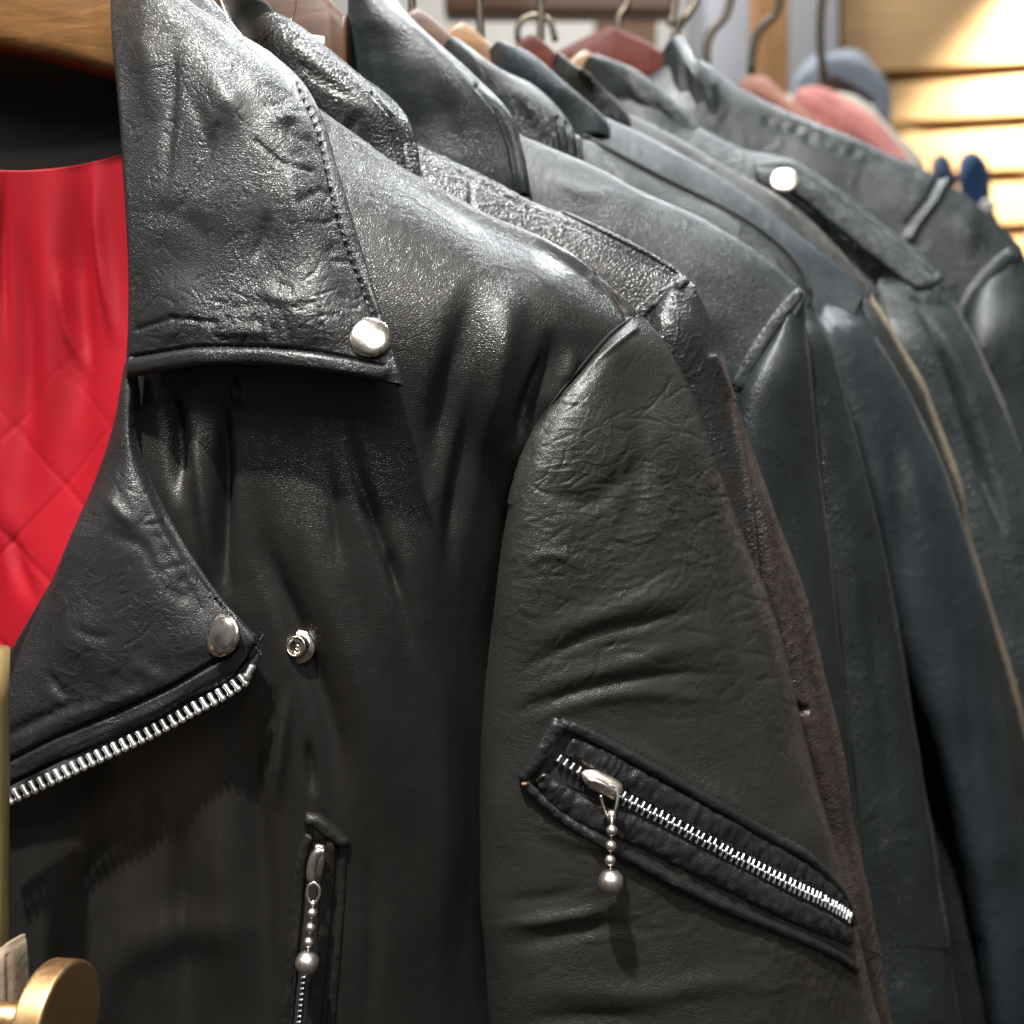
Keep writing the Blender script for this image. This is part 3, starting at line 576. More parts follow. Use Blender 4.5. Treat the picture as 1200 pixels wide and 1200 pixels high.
# --- diagonal sleeve pocket
K = dict(surf=SS, mat=M['j1collar'], parent=J1)
up_out = [(655,847),(680,855),(729,880),(817,930),(904,981),(950,1009),(985,1050),(998,1085)]
lo_out = [(612,912),(640,940),(675,968),(758,1015),(842,1058),(967,1112),(1004,1138)]
zipl = [(650,888),(690,912),(729,934),(800,971),(862,1004),(925,1037),(967,1058),(992,1076)]
up_lip = [(664,873),(700,889),(740,912),(806,950),(868,984),(930,1018),(968,1042),(993,1068)]
lo_lip = [(632,906),(650,928),(690,953),(740,970),(795,998),(855,1028),(920,1062),(972,1086),(996,1100)]
spz = strip('sleeve_zip_tape', [(642,900)]+[(x-2, y+3) for x, y in zipl[1:]], [30, 30, 28, 28, 24, 20, 12], .0004, SS, M['tape'], J1, n=80)
strip('pocket_lip', up_lip, [24, 30, 32, 32, 30, 26, 16], .0026, n=180, crinkle=.0007, **K)
strip('pocket_lip', lo_lip, [16, 30, 33, 33, 32, 30, 26, 16], .0026, n=180, crinkle=.0007, **K)
strip('pocket_border', up_out, [15, 15, 15, 15, 14, 11, 8], .0030, n=140, crinkle=.0003, **K)
strip('pocket_border', lo_out, [13, 13, 14, 14, 14, 12, 9], .0026, n=140, crinkle=.0004, **K)
strip('pocket_end_welt', [(657,843),(646,862),(630,888),(612,914)], [20, 22, 20, 16], .0040, n=40, crinkle=.0004, **K)
strip('worn_welt_corner', [(612,917),(622,914)], [8, 7], .0036, SS, newmat('rubbed_tan')[0], J1, n=8)
bpy.data.materials['rubbed_tan'].node_tree.nodes['Principled BSDF'].inputs['Base Color'].default_value = (.32, .19, .11, 1)
stitches('stitching', [(652,838),(680,846),(730,871),(818,921),(905,972),(951,1000)], SS, M['thread'], spz, 8, 5, 1.4, .0004)
stitches('stitching', [(608,922),(638,950),(673,978),(756,1025),(840,1068),(960,1120)], SS, M['thread'], spz, 8, 5, 1.4, .0004)
pos, nor, T, S_ = path_frames(zipl, 300, SS); Ls = np.concatenate([[0], np.cumsum(np.linalg.norm(np.diff(pos, axis=0), axis=1))])
tm3 = tooth_mesh(.0030, .0011, .0011)
pitch = .00185; s = .001; k = 0
while s < Ls[-1]-.001:
    i = min(int(np.searchsorted(Ls, s)), 299); p = pos[i]; n = nor[i]; t = T[i]; c = S_[i]
    if c[2] < 0: c = -c
    px_, py_ = proj(p)
    side = 1 if k % 2 == 0 else -1
    if px_ > 712 or side == 1:
        if px_ < 688 or px_ > 712:
            off = c*side*.0011; put_tooth(tm3, spz, p+n*.0016+off, -c*side, n)
    s += pitch/1.0*.62 if False else pitch*.80; k += 1
pS, nS = SS.at(702, 925); YS = pS.y-.0045
# slider body, ring, chain
sl = [(684,915),(692,912),(712,921),(726,930)]
tube_mesh('zip_slider', [Q(x, y, YS+.0005) for x, y in crpts(sl, 14)], [.0016, .0026]+[.0034]*3+[.0038]*6+[.0036]*2+[.0024], M['antique'], spz, 14, flatten=.55)
tube_mesh('slider_bridge', [Q(x, y, YS-.0016-.0008*math.sin(math.pi*k/9)) for k, (x, y) in enumerate(crpts([(689,914),(700,916),(712,922),(722,929)], 10))], .0011, M['antique'], spz, 10)
lp = crpts([(709,925),(715,920),(722,923),(724,932),(722,945),(718,957),(712,957),(706,942),(704,932)], 30)
tube_mesh('pull_ring', [Q(x, y, YS-.0028+.001*math.sin(k*.3)) for k, (x, y) in enumerate(lp)], .00055, M['antique'], spz, 8)
tube_mesh('pull_clasp', [Q(717, 950, YS-.003), Q(717, 958, YS-.003), Q(717, 966, YS-.003)], [.0013, .0017, .0007], M['antique'], spz, 10)
chain(spz, (717,957), [(717,973),(716,991),(715,1008)], (716,1033), YS-.005, .0021, .0047, M['antique'])
# --- neck facing, lining
patch('neck_facing', Gc([[(-120,40,.476),(-30,35,.48),(60,35,.48),(150,55,.474)],[(-120,110,.472),(-30,105,.478),(60,108,.478),(160,120,.472)],[(-120,170,.47),(-30,165,.476),(70,168,.476),(170,160,.47)],[(-120,205,.468),(-30,210,.474),(60,208,.474),(170,186,.468)]]),
      60, 90, M['neck'], J1, [], lambda G, px, py, f: ex_mix(.0015, 20, .0003, 120, seed=3)(G, px, py, f), thick=.003)
lin = Gc([[(-160,190,0.463),(-60,195,0.470),(30,200,0.472),(110,190,0.470),(185,170,0.460),(230,200,0.443)],
 [(-160,330,0.466),(-60,335,0.474),(30,340,0.476),(110,335,0.474),(185,330,0.462),(232,330,0.440)],
 [(-160,500,0.466),(-60,505,0.476),(30,510,0.476),(100,505,0.468),(160,500,0.450),(200,500,0.440)],
 [(-160,700,0.466),(-60,705,0.474),(0,710,0.470),(50,705,0.453),(90,700,0.446),(130,700,0.430)],
 [(-160,900,0.466),(-90,905,0.470),(-40,910,0.460),(0,905,0.444),(40,900,0.440),(70,900,0.430)],
 [(-200,1200,0.466),(-160,1200,0.470),(-120,1200,0.463),(-80,1200,0.448),(-50,1200,0.445),(-20,1200,0.432)]])
qs = []
def quilt(px, py):
    A = np.clip((py-380)/300, .0, 1); h = 0
    for q in (py+1.175*px+20, py-1.175*px+60):
        u = q % 135; u = np.minimum(u, 135-u)/1.54; h = h-.0007*A*np.exp(-(u/2.2)**2)-.0003*A*np.exp(-(u/14)**2)
    return h
qs += [([(6,180),(2,300),(8,420)], 6, -.003), ([(112,170),(118,260),(128,340),(140,420)], 8, .004), ([(84,180),(92,300),(98,420),(90,520)], 14, -.004), ([(55,180),(60,300),(62,440),(50,600)], 18, .005), ([(28,250),(34,420),(24,560)], 12, -.003), ([(70,300),(84,390),(104,450)], 7, .003), ([(-5,400),(5,560),(20,740)], 14, .003), ([(8,600),(30,680),(50,720)], 8, -.002)]
patch('lining', lin, 300, 170, M['red'], J1, qs, lambda G, px, py, f: .0030*fbm(G*np.array([22, 14, 8])+2, 2)+quilt(px, py), thick=.001)
# back panel of the jacket behind the lining
patch('back_panel', Gc([[(-200,60,.49),(0,60,0.485),(200,60,0.485),(450,250,0.484),(600,345,0.484),(735,420,0.483)],[(-200,600,0.487),(0,600,0.489),(200,600,0.489),(400,600,0.489),(550,600,0.487),(700,600,.49)],[(-200,1900,0.487),(0,1900,0.489),(200,1900,0.489),(400,1900,0.489),(550,1900,0.487),(720,1900,.49)]]), 40, 40, M['j1'], J1, thick=.002)
# ================================================================== JACKETS BEHIND
def jacket(lab, mat, ridge, Yn, Ys, rowsR, L, collar=None, hang=None, piping=None, extra_strokes=(), wear=(), slstrokes=(), res=200, exf=None, slwear=(), roll_w=8, group=None, cst=(), colY=None, sl_half=.026, rim=None):
    J = empty('leather_jacket', Q(ridge[len(ridge)//2][0], 1900, Yn), lab, 'jacket')
    n = 7; R = crpts(ridge, n); x0 = R[0, 0]
    R = np.concatenate([[[x0-210, R[0, 1]+125], [x0-95, R[0, 1]+62]], R]); m = len(R); t = np.linspace(0, 1, m); Yr = Yn*(1-t)+Ys*t+np.array([.012, .006]+[0]*(m-2))
    ctr = []
    of = np.array([0.]*(m-3)+[.2, .6, 1.])
    def row(dy, dY, back=False): return [(R[i, 0]-(dy*.02)-(of[i]*max(0, dy-12)*.55 if dY < .01 else 0), R[i, 1]+dy, Yr[i]+dY+(of[i]*min(dy, 100)*.00006 if dY < .01 else 0)) for i in range(m)]
    ctr.append(row(90, .030)); ctr.append(row(12, .020)); ctr.append(row(0, .010)); ctr.append(row(9, .001)); ctr.append(row(55, -.008)); ctr.append(row(150, -.012))
    for y in (500, 700, 950, 1250, 1900):
        ctr.append([(R[i, 0]-20-80*of[i], max(y, R[i, 1]+220+(y-500)*.9), Yr[i]-.012+.032*of[i]) for i in range(m)])
    ex = exf or ex_mix(.0016, 22, .0003, 110, seed=random.random()*50)
    b, sb = patch('body_panel', np.array(ctr), res*2, res, mat, J, list(extra_strokes), ex, wear=list(wear), thick=.0022, want_surf=True)
    # sleeve: L and R outlines share rows
    k = len(rowsR); rows = []
    for i, ((lx, ly), (rx, ry)) in enumerate(zip(L, rowsR)):
        h = sl_half*min(1, .12+i*.42)
        rows.append((lx, ly, Ys+.002, rx, ry, Ys+.012, h))
    rows.append((rows[-1][0]+60, 1900, Ys+.002, rows[-1][3]+110, 1900, Ys+.012, sl_half))
    s, ss_ = tube('sleeve', rows, res*2, res, mat, J, list(slstrokes), ex, wear=list(slwear), p=.85, want_surf=True)
    if collar is not None:
        patch('collar', np.array(collar), res, int(res*.7), mat, J, list(cst), ex, roll=(0, 1, 0, 1, roll_w, .003), thick=.0026)
    return J, sb, ss_
# second jacket
r2 = [(330,75),(420,125),(490,166),(558,198),(625,234),(687,260),(746,289),(798,320),(813,334)]
J2, SB2, SS2 = jacket('second jacket along the rail, pebble-grained black leather with brown rubbed sleeve folds', M['j2'], r2, .500, .478,
   [(812,334),(824,360),(842,405),(870,490),(905,590),(942,695),(968,800),(990,900),(1012,1010),(1030,1110),(1046,1200)],
   [(790,332),(775,350),(760,375),(740,430),(730,500),(720,600),(720,700),(720,800),(720,900),(720,1000),(720,1100)],
   exf=ex_mix(.0012, 26, .0005, 190, seed=31), res=300, sl_half=.022,
   slstrokes=[([(845,440),(868,500),(884,580),(898,680),(925,800),(945,880),(975,960),(1000,1080),(1015,1200)], 5.6, -.006), ([(835,420),(858,470),(875,560),(892,680),(918,800),(938,880)], 5, .002), ([(930,826),(944,832)], 4, -.006)],
   slwear=[([(848,420),(870,490),(905,590),(942,695),(968,800),(990,900),(1012,1010),(1046,1200)], 14, .55), ([(905,620),(945,800),(980,950),(1010,1080)], 26, .42), ([(850,440),(875,560),(892,680),(925,810)], 5, .5)],
   extra_strokes=[([(540,200),(625,245),(687,271),(746,300),(790,322)], 2.5, -.0008), ([(552,212),(552,240)], 2, -.0008)],
   collar=[[(296,60,.500),(300,24,.490),(318,14,.486),(338,20,.490),(350,30,.500)],
           [(306,90,.492),(318,48,.476),(345,40,.472),(375,48,.478),(398,72,.492)],
           [(310,130,.490),(335,90,.472),(375,82,.466),(415,88,.470),(447,105,.484)],
           [(320,200,.490),(355,140,.472),(400,128,.464),(445,125,.466),(477,136,.478)],
           [(340,260,.492),(380,200,.474),(420,180,.466),(460,172,.466),(490,175,.474)],
           [(360,300,.494),(400,260,.476),(440,235,.468),(470,222,.466),(494,215,.470)]],
   cst=[([(438,108),(462,135),(476,165),(480,210)], 2.5, -.0013), ([(330,60),(380,95),(430,120)], 8, -.001), ([(430,125),(410,150),(400,175)], 7, -.0006)])
strip('shoulder_seam_piping', [(806,328),(788,338),(766,352),(748,368),(735,385)], [9, 13, 15, 15, 13], .0016, SB2, M['j2'], J2, n=40, crinkle=.0004, flat=.45)
strip('yoke_piping', [(545,192),(625,235),(687,262),(746,291),(795,320)], [5, 6, 7, 8, 7], .0014, SB2, M['j2'], J2, n=60)
# rolled inner side of its collar
patch('collar_stand', Gc([[(262,0,.515),(285,-5,.512),(310,2,.508),(325,18,.504)],[(266,30,.512),(285,30,.516),(302,35,.512),(312,45,.500)],[(272,70,.510),(288,72,.514),(302,75,.510),(312,90,.498)],[(275,130,.508),(290,130,.512),(305,130,.508),(318,130,.500)]]), 40, 40, M['neck'], J2, thick=.003)
# third jacket
r3 = [(470,90),(540,130),(608,156),(646,173),(708,197),(754,222),(808,248),(858,277),(900,309),(930,331),(942,343)]
J3, SB3, SS3 = jacket('third jacket along the rail, smooth slate leather with large stitched pointed collar', M['j3'], r3, .545, .520,
   [(940,345),(944,368),(950,420),(956,490),(968,600),(985,758),(998,890),(1010,1010),(1020,1110),(1028,1200)],
   [(930,350),(905,395),(868,458),(850,540),(830,640),(830,760),(830,880),(830,980),(830,1080),(830,1180)], res=220,
   exf=ex_mix(.0014, 20, .00008, 120, seed=41), sl_half=.024,
   slwear=[([(944,368),(956,490),(968,600),(985,758),(998,890),(1020,1110)], 3.5, .5)],
   slstrokes=[([(905,500),(925,700),(950,900),(960,1100)], 18, -.003), ([(880,620),(905,800),(930,1000)], 14, .002)],
   extra_strokes=[([(640,200),(680,225),(720,230)], 8, .001), ([(780,300),(800,350),(860,400)], 20, .0015)],
   collar=[[(405,-60,.540),(415,-65,.532),(425,-62,.532),(436,-50,.545)],
           [(406,0,.532),(425,-8,.522),(450,-4,.522),(478,16,.534)],
           [(407,50,.530),(450,42,.516),(500,42,.514),(552,84,.528)],
           [(407,100,.530),(470,100,.516),(540,100,.510),(598,132,.520)],
           [(407,150,.531),(480,150,.517),(550,150,.511),(612,172,.517)],
           [(410,210,.532),(490,205,.518),(560,200,.512),(619,205,.516)],
           [(412,280,.534),(490,260,.522),(560,240,.515),(622,230,.517)]],
   cst=[([(560,100),(585,130),(599,170),(607,228)], 2.5, -.0014), ([(575,100),(598,138),(609,175),(616,228)], 5, .001), ([(470,40),(480,100),(500,150)], 20, .002), ([(520,90),(525,150),(550,190)], 18, -.0015), ([(440,20),(445,80)], 14, -.001)])
strip('shoulder_seam_piping', [(938,341),(920,362),(896,395),(876,428),(862,456)], [12, 15, 16, 16, 16], .0016, SB3, M['j3'], J3, n=50, crinkle=.0003, flat=.4)
stitches('stitching', [(929,345),(911,364),(888,395),(868,428)], SB3, M['thread'], J3.children[-1], 9, 6, 1.5, .002)
# fourth jacket
r4 = [(585,115),(630,140),(678,158),(700,168),(760,200),(840,240),(882,263),(920,293),(940,318),(950,345)]
J4, SB4, SS4 = jacket('fourth jacket along the rail, charcoal leather with dark piped back yoke and narrow folded sleeve', M['j4'], r4, .592, .562,
   [(946,345),(958,372),(975,408),(1000,500),(1030,620),(1058,758),(1080,900),(1100,1000),(1115,1100),(1126,1200)],
   [(936,350),(925,375),(915,408),(915,500),(925,620),(935,758),(950,900),(960,1000),(970,1100),(980,1200)], res=180,
   exf=ex_mix(.0014, 20, .0001, 110, seed=51), sl_half=.026,
   slwear=[([(958,372),(975,408),(1000,500),(1030,620),(1058,758),(1080,900),(1126,1200)], 3.5, .42)],
   slstrokes=[([(1000,560),(1020,700),(1040,860),(1050,1000)], 10, -.002)],
   collar=[[(520,60,.600),(526,48,.592),(532,46,.592),(540,50,.600)],
           [(522,100,.588),(545,70,.576),(562,66,.574),(585,80,.584)],
           [(530,140,.588),(570,105,.572),(600,95,.570),(628,102,.580)],
           [(540,170,.588),(590,135,.572),(630,125,.568),(660,133,.576)],
           [(550,210,.588),(600,170,.574),(645,158,.568),(674,158,.572)],
           [(560,240,.590),(610,205,.576),(650,192,.570),(677,186,.572)]],
   cst=[([(652,140),(660,185)], 2, -.0012), ([(664,145),(669,185)], 2, -.0012), ([(600,100),(615,140),(640,170)], 9, -.0015)])
strip('yoke_piping', [(680,160),(700,169),(760,201),(840,241),(882,264),(920,294),(940,320),(948,345)], [6, 7, 7, 7, 7, 7, 6], .0020, SB4, M['tape'], J4, n=80)
strip('collar_edge_piping', [(679,158),(680,172),(682,190)], [6, 6, 5], .0018, SB4, M['tape'], J4, n=16)
# fifth
r5 = [(640,105),(690,130),(740,148),(783,172),(835,200),(880,230),(921,262),(958,290),(1000,325),(1012,340)]
J5, SB5, SS5 = jacket('fifth jacket along the rail, dark leather whose sleeve fades to blue grey', M['j5'], r5, .640, .606,
   [(1006,352),(1018,372),(1030,396),(1067,458),(1100,533),(1129,617),(1150,696),(1167,792),(1185,900),(1203,1010),(1216,1110),(1225,1200)],
   [(968,352),(958,365),(950,385),(955,458),(985,533),(1015,617),(1035,696),(1055,770),(1085,860),(1115,960),(1140,1080),(1156,1200)], res=170,
   exf=ex_mix(.0016, 18, .0001, 100, seed=61), sl_half=.030,
   slwear=[([(1030,396),(1067,458),(1100,533),(1129,617),(1150,696)], 3.5, .45)],
   slstrokes=[([(1040,440),(1052,540),(1060,640),(1080,760)], 14, -.003), ([(990,400),(1010,500),(1040,620),(1060,740)], 12, .002), ([(1130,720),(1140,860),(1160,1000)], 12, -.002)],
   collar=[[(572,60,.648),(580,50,.640),(588,47,.640),(596,52,.648)],
           [(585,90,.636),(600,66,.626),(618,62,.624),(638,78,.632)],
           [(600,130,.636),(630,98,.622),(655,94,.620),(680,112,.628)],
           [(620,170,.636),(660,132,.622),(690,124,.619),(710,140,.624)],
           [(640,200,.638),(670,170,.624),(700,160,.620),(718,166,.624)]])
# sixth
r6 = [(690,115),(730,130),(780,155),(830,182),(870,205),(920,238),(958,268),(1000,310),(1020,335)]
J6, SB6, SS6 = jacket('sixth jacket along the rail, dark leather with sleeve edge worn to pale tan', M['j6'], r6, .688, .650,
   [(1019,338),(1035,362),(1052,395),(1087,460),(1121,560),(1153,670),(1187,790),(1212,900),(1230,1000),(1250,1200)],
   [(1000,345),(990,365),(985,395),(985,460),(1000,560),(1020,670),(1050,790),(1070,900),(1090,1000),(1110,1200)], res=170,
   exf=ex_mix(.0016, 18, .0001, 100, seed=71), sl_half=.030,
   slwear=[([(1019,338),(1052,395),(1087,460),(1121,560),(1153,670),(1187,790),(1212,900)], 6, .62), ([(985,310),(1020,340)], 7, .4)],
   wear=[([(900,225),(1000,310),(1020,335)], 4, .3)],
   collar=[[(646,72,.692),(652,62,.686),(658,62,.686),(664,68,.692)],
           [(650,110,.682),(668,80,.672),(682,80,.670),(698,96,.678)],
           [(670,140,.682),(695,112,.670),(715,110,.667),(733,128,.674)],
           [(690,170,.684),(710,148,.672),(728,145,.669),(742,158,.674)]])
# seventh, with buttoned shoulder flap
r7 = [(745,110),(790,135),(835,160),(885,178),(925,186),(960,206),(1030,258),(1080,300),(1104,328)]
J7, SB7, SS7 = jacket('seventh jacket along the rail, grey leather with snapped shoulder tab', M['j7'], r7, .740, .700,
   [(1106,333),(1118,355),(1142,400),(1170,460),(1197,525),(1230,600),(1260,700),(1290,850),(1310,1000),(1320,1200)],
   [(1030,325),(1025,345),(1025,400),(1040,460),(1060,525),(1090,600),(1100,700),(1120,850),(1140,1000),(1150,1200)], res=170,
   exf=ex_mix(.0016, 18, .00015, 100, seed=81), sl_half=.032,
   slwear=[([(1118,355),(1142,400),(1197,525)], 3.5, .5)],
   slstrokes=[([(1062,340),(1100,400),(1130,470),(1160,560),(1185,660)], 6, -.012)],
   collar=[[(682,78,.760),(690,66,.752),(700,64,.752),(712,68,.758)],
           [(712,110,.744),(728,84,.732),(745,82,.730),(764,98,.740)],
           [(730,150,.744),(755,122,.728),(785,122,.726),(815,142,.734)],
           [(750,190,.744),(785,162,.730),(815,160,.727),(842,176,.732)],
           [(765,220,.746),(800,195,.732),(825,190,.729),(846,196,.732)]],
   cst=[([(760,110),(785,150),(800,180)], 6, -.002), ([(735,90),(760,130)], 6, .0015)])
ep = patch('shoulder_tab', Gc([[(884,190,.705),(905,186,.702),(928,187,.702),(962,208,.701),(1030,260,.694),(1098,316,.686),(1108,328,.686)],
  [(884,202,.700),(903,202,.697),(925,204,.696),(960,226,.694),(1022,274,.688),(1080,322,.682),(1096,336,.682)],
  [(886,216,.700),(902,222,.697),(922,224,.696),(955,248,.694),(1010,292,.688),(1062,332,.682),(1074,343,.683)]]), 50, 120, M['j7'], J7, [([(890,196),(925,194),(1030,268),(1095,322)], 2.5, -.0015)], ex_mix(.001, 30, .0002, 90, seed=5), roll=(1, 1, 1, 1, 7, .003), thick=.004)
place('snap_button', lathe_mesh('snap_button', dome, 32, M['antique']), None, J7, Q(919, 211, .686), (-.1, -1, .5), scale=1.1)
# eighth, far
r8 = [(800,70),(845,94),(900,118),(960,146),(1020,172),(1080,196),(1130,228),(1170,262),(1196,290)]
J8, SB8, SS8 = jacket('farthest jacket on the rail, dark leather with bunched collar and broad shoulder yoke', M['j8'], r8, .800, .760,
   [(1198,294),(1215,330),(1240,380),(1270,460),(1300,560),(1330,700),(1360,900),(1380,1200)],
   [(1170,312),(1140,352),(1125,400),(1120,470),(1120,560),(1140,700),(1160,900),(1170,1200)], res=170,
   exf=ex_mix(.0018, 16, .0001, 100, seed=91), sl_half=.034,
   extra_strokes=[([(1112,205),(1096,235),(1075,262),(1066,280)], 4, .0035), ([(1104,205),(1088,235),(1066,262)], 3, -.003), ([(1120,245),(1150,300)], 14, .002)]+[([(905+k*16+random.uniform(-5, 5), 128+k*7), (900+k*16+random.uniform(-6, 6), 142+k*7+random.uniform(0, 14))], 7, -.0005-random.uniform(0, .0012)) for k in range(9)],
   collar=[[(778,60,.805),(788,46,.798),(797,44,.798),(806,52,.804)],
           [(780,120,.794),(800,80,.782),(818,80,.780),(836,92,.788)],
           [(785,160,.794),(812,120,.780),(838,115,.778),(860,118,.786)],
           [(800,200,.796),(830,165,.782),(858,155,.780),(880,150,.786)]],
   cst=[([(800,60),(806,110),(812,160)], 7, -.003), ([(818,80),(826,130),(832,170)], 7, -.003), ([(838,95),(848,140)], 7, -.002)])
strip('shoulder_seam_piping', [(1200,286),(1172,308),(1150,330),(1132,356),(1122,380)], [16, 17, 17, 16, 12], .0022, SB8, M['j8'], J8, n=30)
# ================================================================== HANGERS
def hanger(cx, cy, Y, w, mat, lab, tilt=0., thick=.022, hook=True, height=.045, hookmat=None, bend=.0, slope=.42):
    c = Vector(Q(cx, cy, Y)); H = empty('coat_hanger', c, lab, 'hanger'); n = 41; V = []; t = np.linspace(-1, 1, n)
    for u in t:
        a = abs(u); x = u*w; z = -slope*w*a**1.35; hh = height*(1-.55*a); y = -bend*a*a
        for (dy, dz) in [(-.5, -.38), (-.5, .38), (-.36, .5), (.36, .5), (.5, .38), (.5, -.38), (.36, -.5), (-.36, -.5)]:
            V.append((c.x+x, c.y+y+dy*thick+tilt*x, c.z+z+dz*hh))
    Fc = [tuple(map(int, f)) for f in quad_faces(n, 8, True)]+[tuple(range(8)), tuple(range((n-1)*8, n*8))[::-1]]
    o = mesh_from('hanger_bar', np.array(V), Fc, mat, H)
    b = o.modifiers.new('soft_edges', 'BEVEL'); b.width = .002; b.segments = 2; b.limit_method = 'ANGLE'
    if hook:
        pts = [c+Vector((0, 0, height*.4)), c+Vector((0, 0, height*.5+.03))]
        for k in range(15):
            q = -math.pi/2+k*math.pi*1.25/14; pts.append(c+Vector((-.0+.018*math.cos(q)*1, 0, height*.5+.055+.022*math.sin(q))))
        tube_mesh('hook', pts, .0017, hookmat or M['steel'], H, 10)
        me = lathe_mesh('hook_collar', [(.0035, -.002), (.0042, 0), (.0035, .003), (.002, .004)], 16, M['steel']); place('hook_collar', me, None, H, c+Vector((0, 0, height*.5)), (0, 0, 1), (0, 1, 0))
    return H
hanger(-90, -60, .458, .095, M['honey'], 'honey coloured broad wooden hanger inside the red lined jacket', tilt=-.0, thick=.018, height=.076, bend=.0)
hanger(300, 30, .525, .043, M['brown'], 'brown wooden hanger behind the pebble-grained jacket collar', height=.085, thick=.016, bend=0, hook=False)
HG0 = hanger(488, 38, .607, .05, M['brown'], 'small brown wooden hanger showing above the slate pointed collar', height=.022, thick=.016, slope=.9, hook=False)
HG1 = hanger(540, 52, .655, .05, M['honey'], 'orange brown wooden hanger in the fifth jacket', height=.022, thick=.016, slope=.9, hook=False)
HG2 = hanger(622, 66, .705, .05, M['mahog'], 'dark red wooden hanger with a bright glint on its bar', height=.024, thick=.016, slope=.9, hook=False)
hanger(684, 86, .768, .05, M['honey'], 'low honey brown wooden hanger in front of the large red one', height=.028, thick=.016, slope=.9, hook=False)
HG3 = hanger(715, 84, .822, .065, M['mahog'], 'large mahogany red lacquered hanger in the farthest jacket', height=.06, thick=.02, bend=0, slope=.25, hook=False)
# ring, tag, wires near the front
t = empty('price_tag', Q(369, 60, .52), 'small blank white tag sticking up behind the pebble-grained collar', 'tag')
patch('tag_card', Gc([[(359,40,.508),(380,43,.509)],[(358,110,.508),(378,110,.509)]]), 6, 6, cloth('white_card', (.8, .8, .8), .6, .0001, 100, 0, .02), t, thick=.0004)
def loose(name, pts, Y, r, mat, lab, cat):
    P = [Q(x, y, Y) for x, y in crpts(pts, 24)]; e = empty(name, P[-1], lab, cat); tube_mesh(name+'_wire', P, r, mat, e, 8); return e
loose('metal_hook', [(248,-40),(258,0),(271,32),(282,56)], .47, .0016, M['nickel'], 'silver hanger hook rising just behind the front collar', 'hook')
loose('tag_string', [(347,-20),(346,10),(340,26),(334,38)], .50, .0004, M['nickel'], 'thin pale string hanging over the brown hanger', 'string')
hk = [([(482,-30),(483,8),(484,40)], .57, 'leftmost straight dark hook, over the small brown hanger'), ([(561,-40),(562,10),(564,52)], .62, 'straight dark hook above the orange brown hanger'), ([(632,-40),(634,10),(633,60)], .67, 'straight dark hook in front of the curved wire loop'),
 ([(742,-20),(735,5),(726,20),(724,40)], .78, 'thick dark hook above the mahogany red hanger'), ([(792,-20),(790,8),(786,30)], .86, 'hanger with a short dark hook just left of the bunched collar'), ([(822,-20),(812,8),(797,28),(790,44)], .88, 'hanger with a slanting brown hook above the bunched collar'),
 ([(862,-30),(852,15),(836,35),(829,52),(828,78)], 1.0, 'hanger with a curved steel hook in front of the grey wall'), ([(918,-20),(910,14),(893,32),(884,52),(880,86)], 1.1, 'hanger with a curved brown hook in front of the wooden post'), ([(968,-30),(962,20),(962,60),(966,92)], 1.2, 'hanger with a straight grey hook in front of the pale blue garment')]
for k, (pts, Y, lab) in enumerate(hk):
    if k < 4:
        H_ = (HG0, HG1, HG2, HG3)[k]; tube_mesh('hook', [Q(x, y, H_.location.y) for x, y in crpts(pts, 24)], .0022+.0002*k, M['steel'], H_, 8)
    else:
        P_ = [Q(x, y, Y) for x, y in crpts(pts, 24)]; e = empty('coat_hanger', P_[-1], lab, 'hanger'); tube_mesh('hook', P_, .0025*Y/.65, M['steel'], e, 8)
loose('wire_loop', [(607,48),(607,32),(616,21),(630,19),(644,25),(651,48)], .75, .0022, M['steel'], 'curved dark wire loop behind the straight hooks', 'wire')
# ================================================================== BACKGROUND OF THE SHOP
def box(name, x0, y0, x1, y1, Y, dep, mat, parent=None, bev=.004):
    A = Q([x0, x1, x1, x0], [y1, y1, y0, y0], [Y]*4); B = A+np.array([0, dep, 0]); V = np.concatenate([A, B]); Fc = [(0,1,2,3),(7,6,5,4),(0,4,5,1),(1,5,6,2),(2,6,7,3),(3,7,4,0)]
    o = mesh_from(name, V, Fc, mat, parent, smooth=False)
    if bev: m = o.modifiers.new('bevel', 'BEVEL'); m.width = bev; m.segments = 2
    return o
wallm = cloth('pale_wall_paint', (.62, .61, .58), .8, .0002, 20, 0, .05)
o = box('back_wall', -500, -500, 1800, 2500, 3.4, .1, wallm, bev=0); o['kind'] = 'structure'
S = empty('slat_wall', Q(1150, 600, 2.7), 'warm tan slatted display wall with horizontal grooves under a glowing lamp spot', 'wall')
tan = wood('tan_laminate', (.44, .27, .12), (.58, .38, .19), .55, 3, (.6, 4, 4), .0)
xl, xr = 985, 1330
def edge(k): return (97-60*k)
prev = None
ys = [-420, -250, -80, 90, 150, 212, 274, 340, 410, 480]
for a, b_ in zip(ys[:-1], ys[1:]):
    def lin_(y, x): return y if False else 487+(y-487)*(1+(x-1042)*.00016)
    Yl, Yr = 2.95, 2.95/(1+(xr-xl)*.00016)
    V = []
    for (x, y, Y_) in [(xl, b_-8, Yl), (xr, b_-8, Yr), (xr, a+8, Yr), (xl, a+8, Yl)]: V.append(Q(x, 487+(y-487)*(1+(x-1042)*.00016), Y_))
    V = np.array(V); B = V+np.array([0, .02, 0]); V = np.concatenate([V, B])
    o = mesh_from('board', V, [(0,1,2,3),(7,6,5,4),(0,4,5,1),(1,5,6,2),(2,6,7,3),(3,7,4,0)], tan, S, smooth=False)
o = box('groove_backing', xl, -430, xr, 520, 3.0, .02, cloth('groove_dark', (.30, .20, .09), .7, .0001, 50, 0), S, 0)
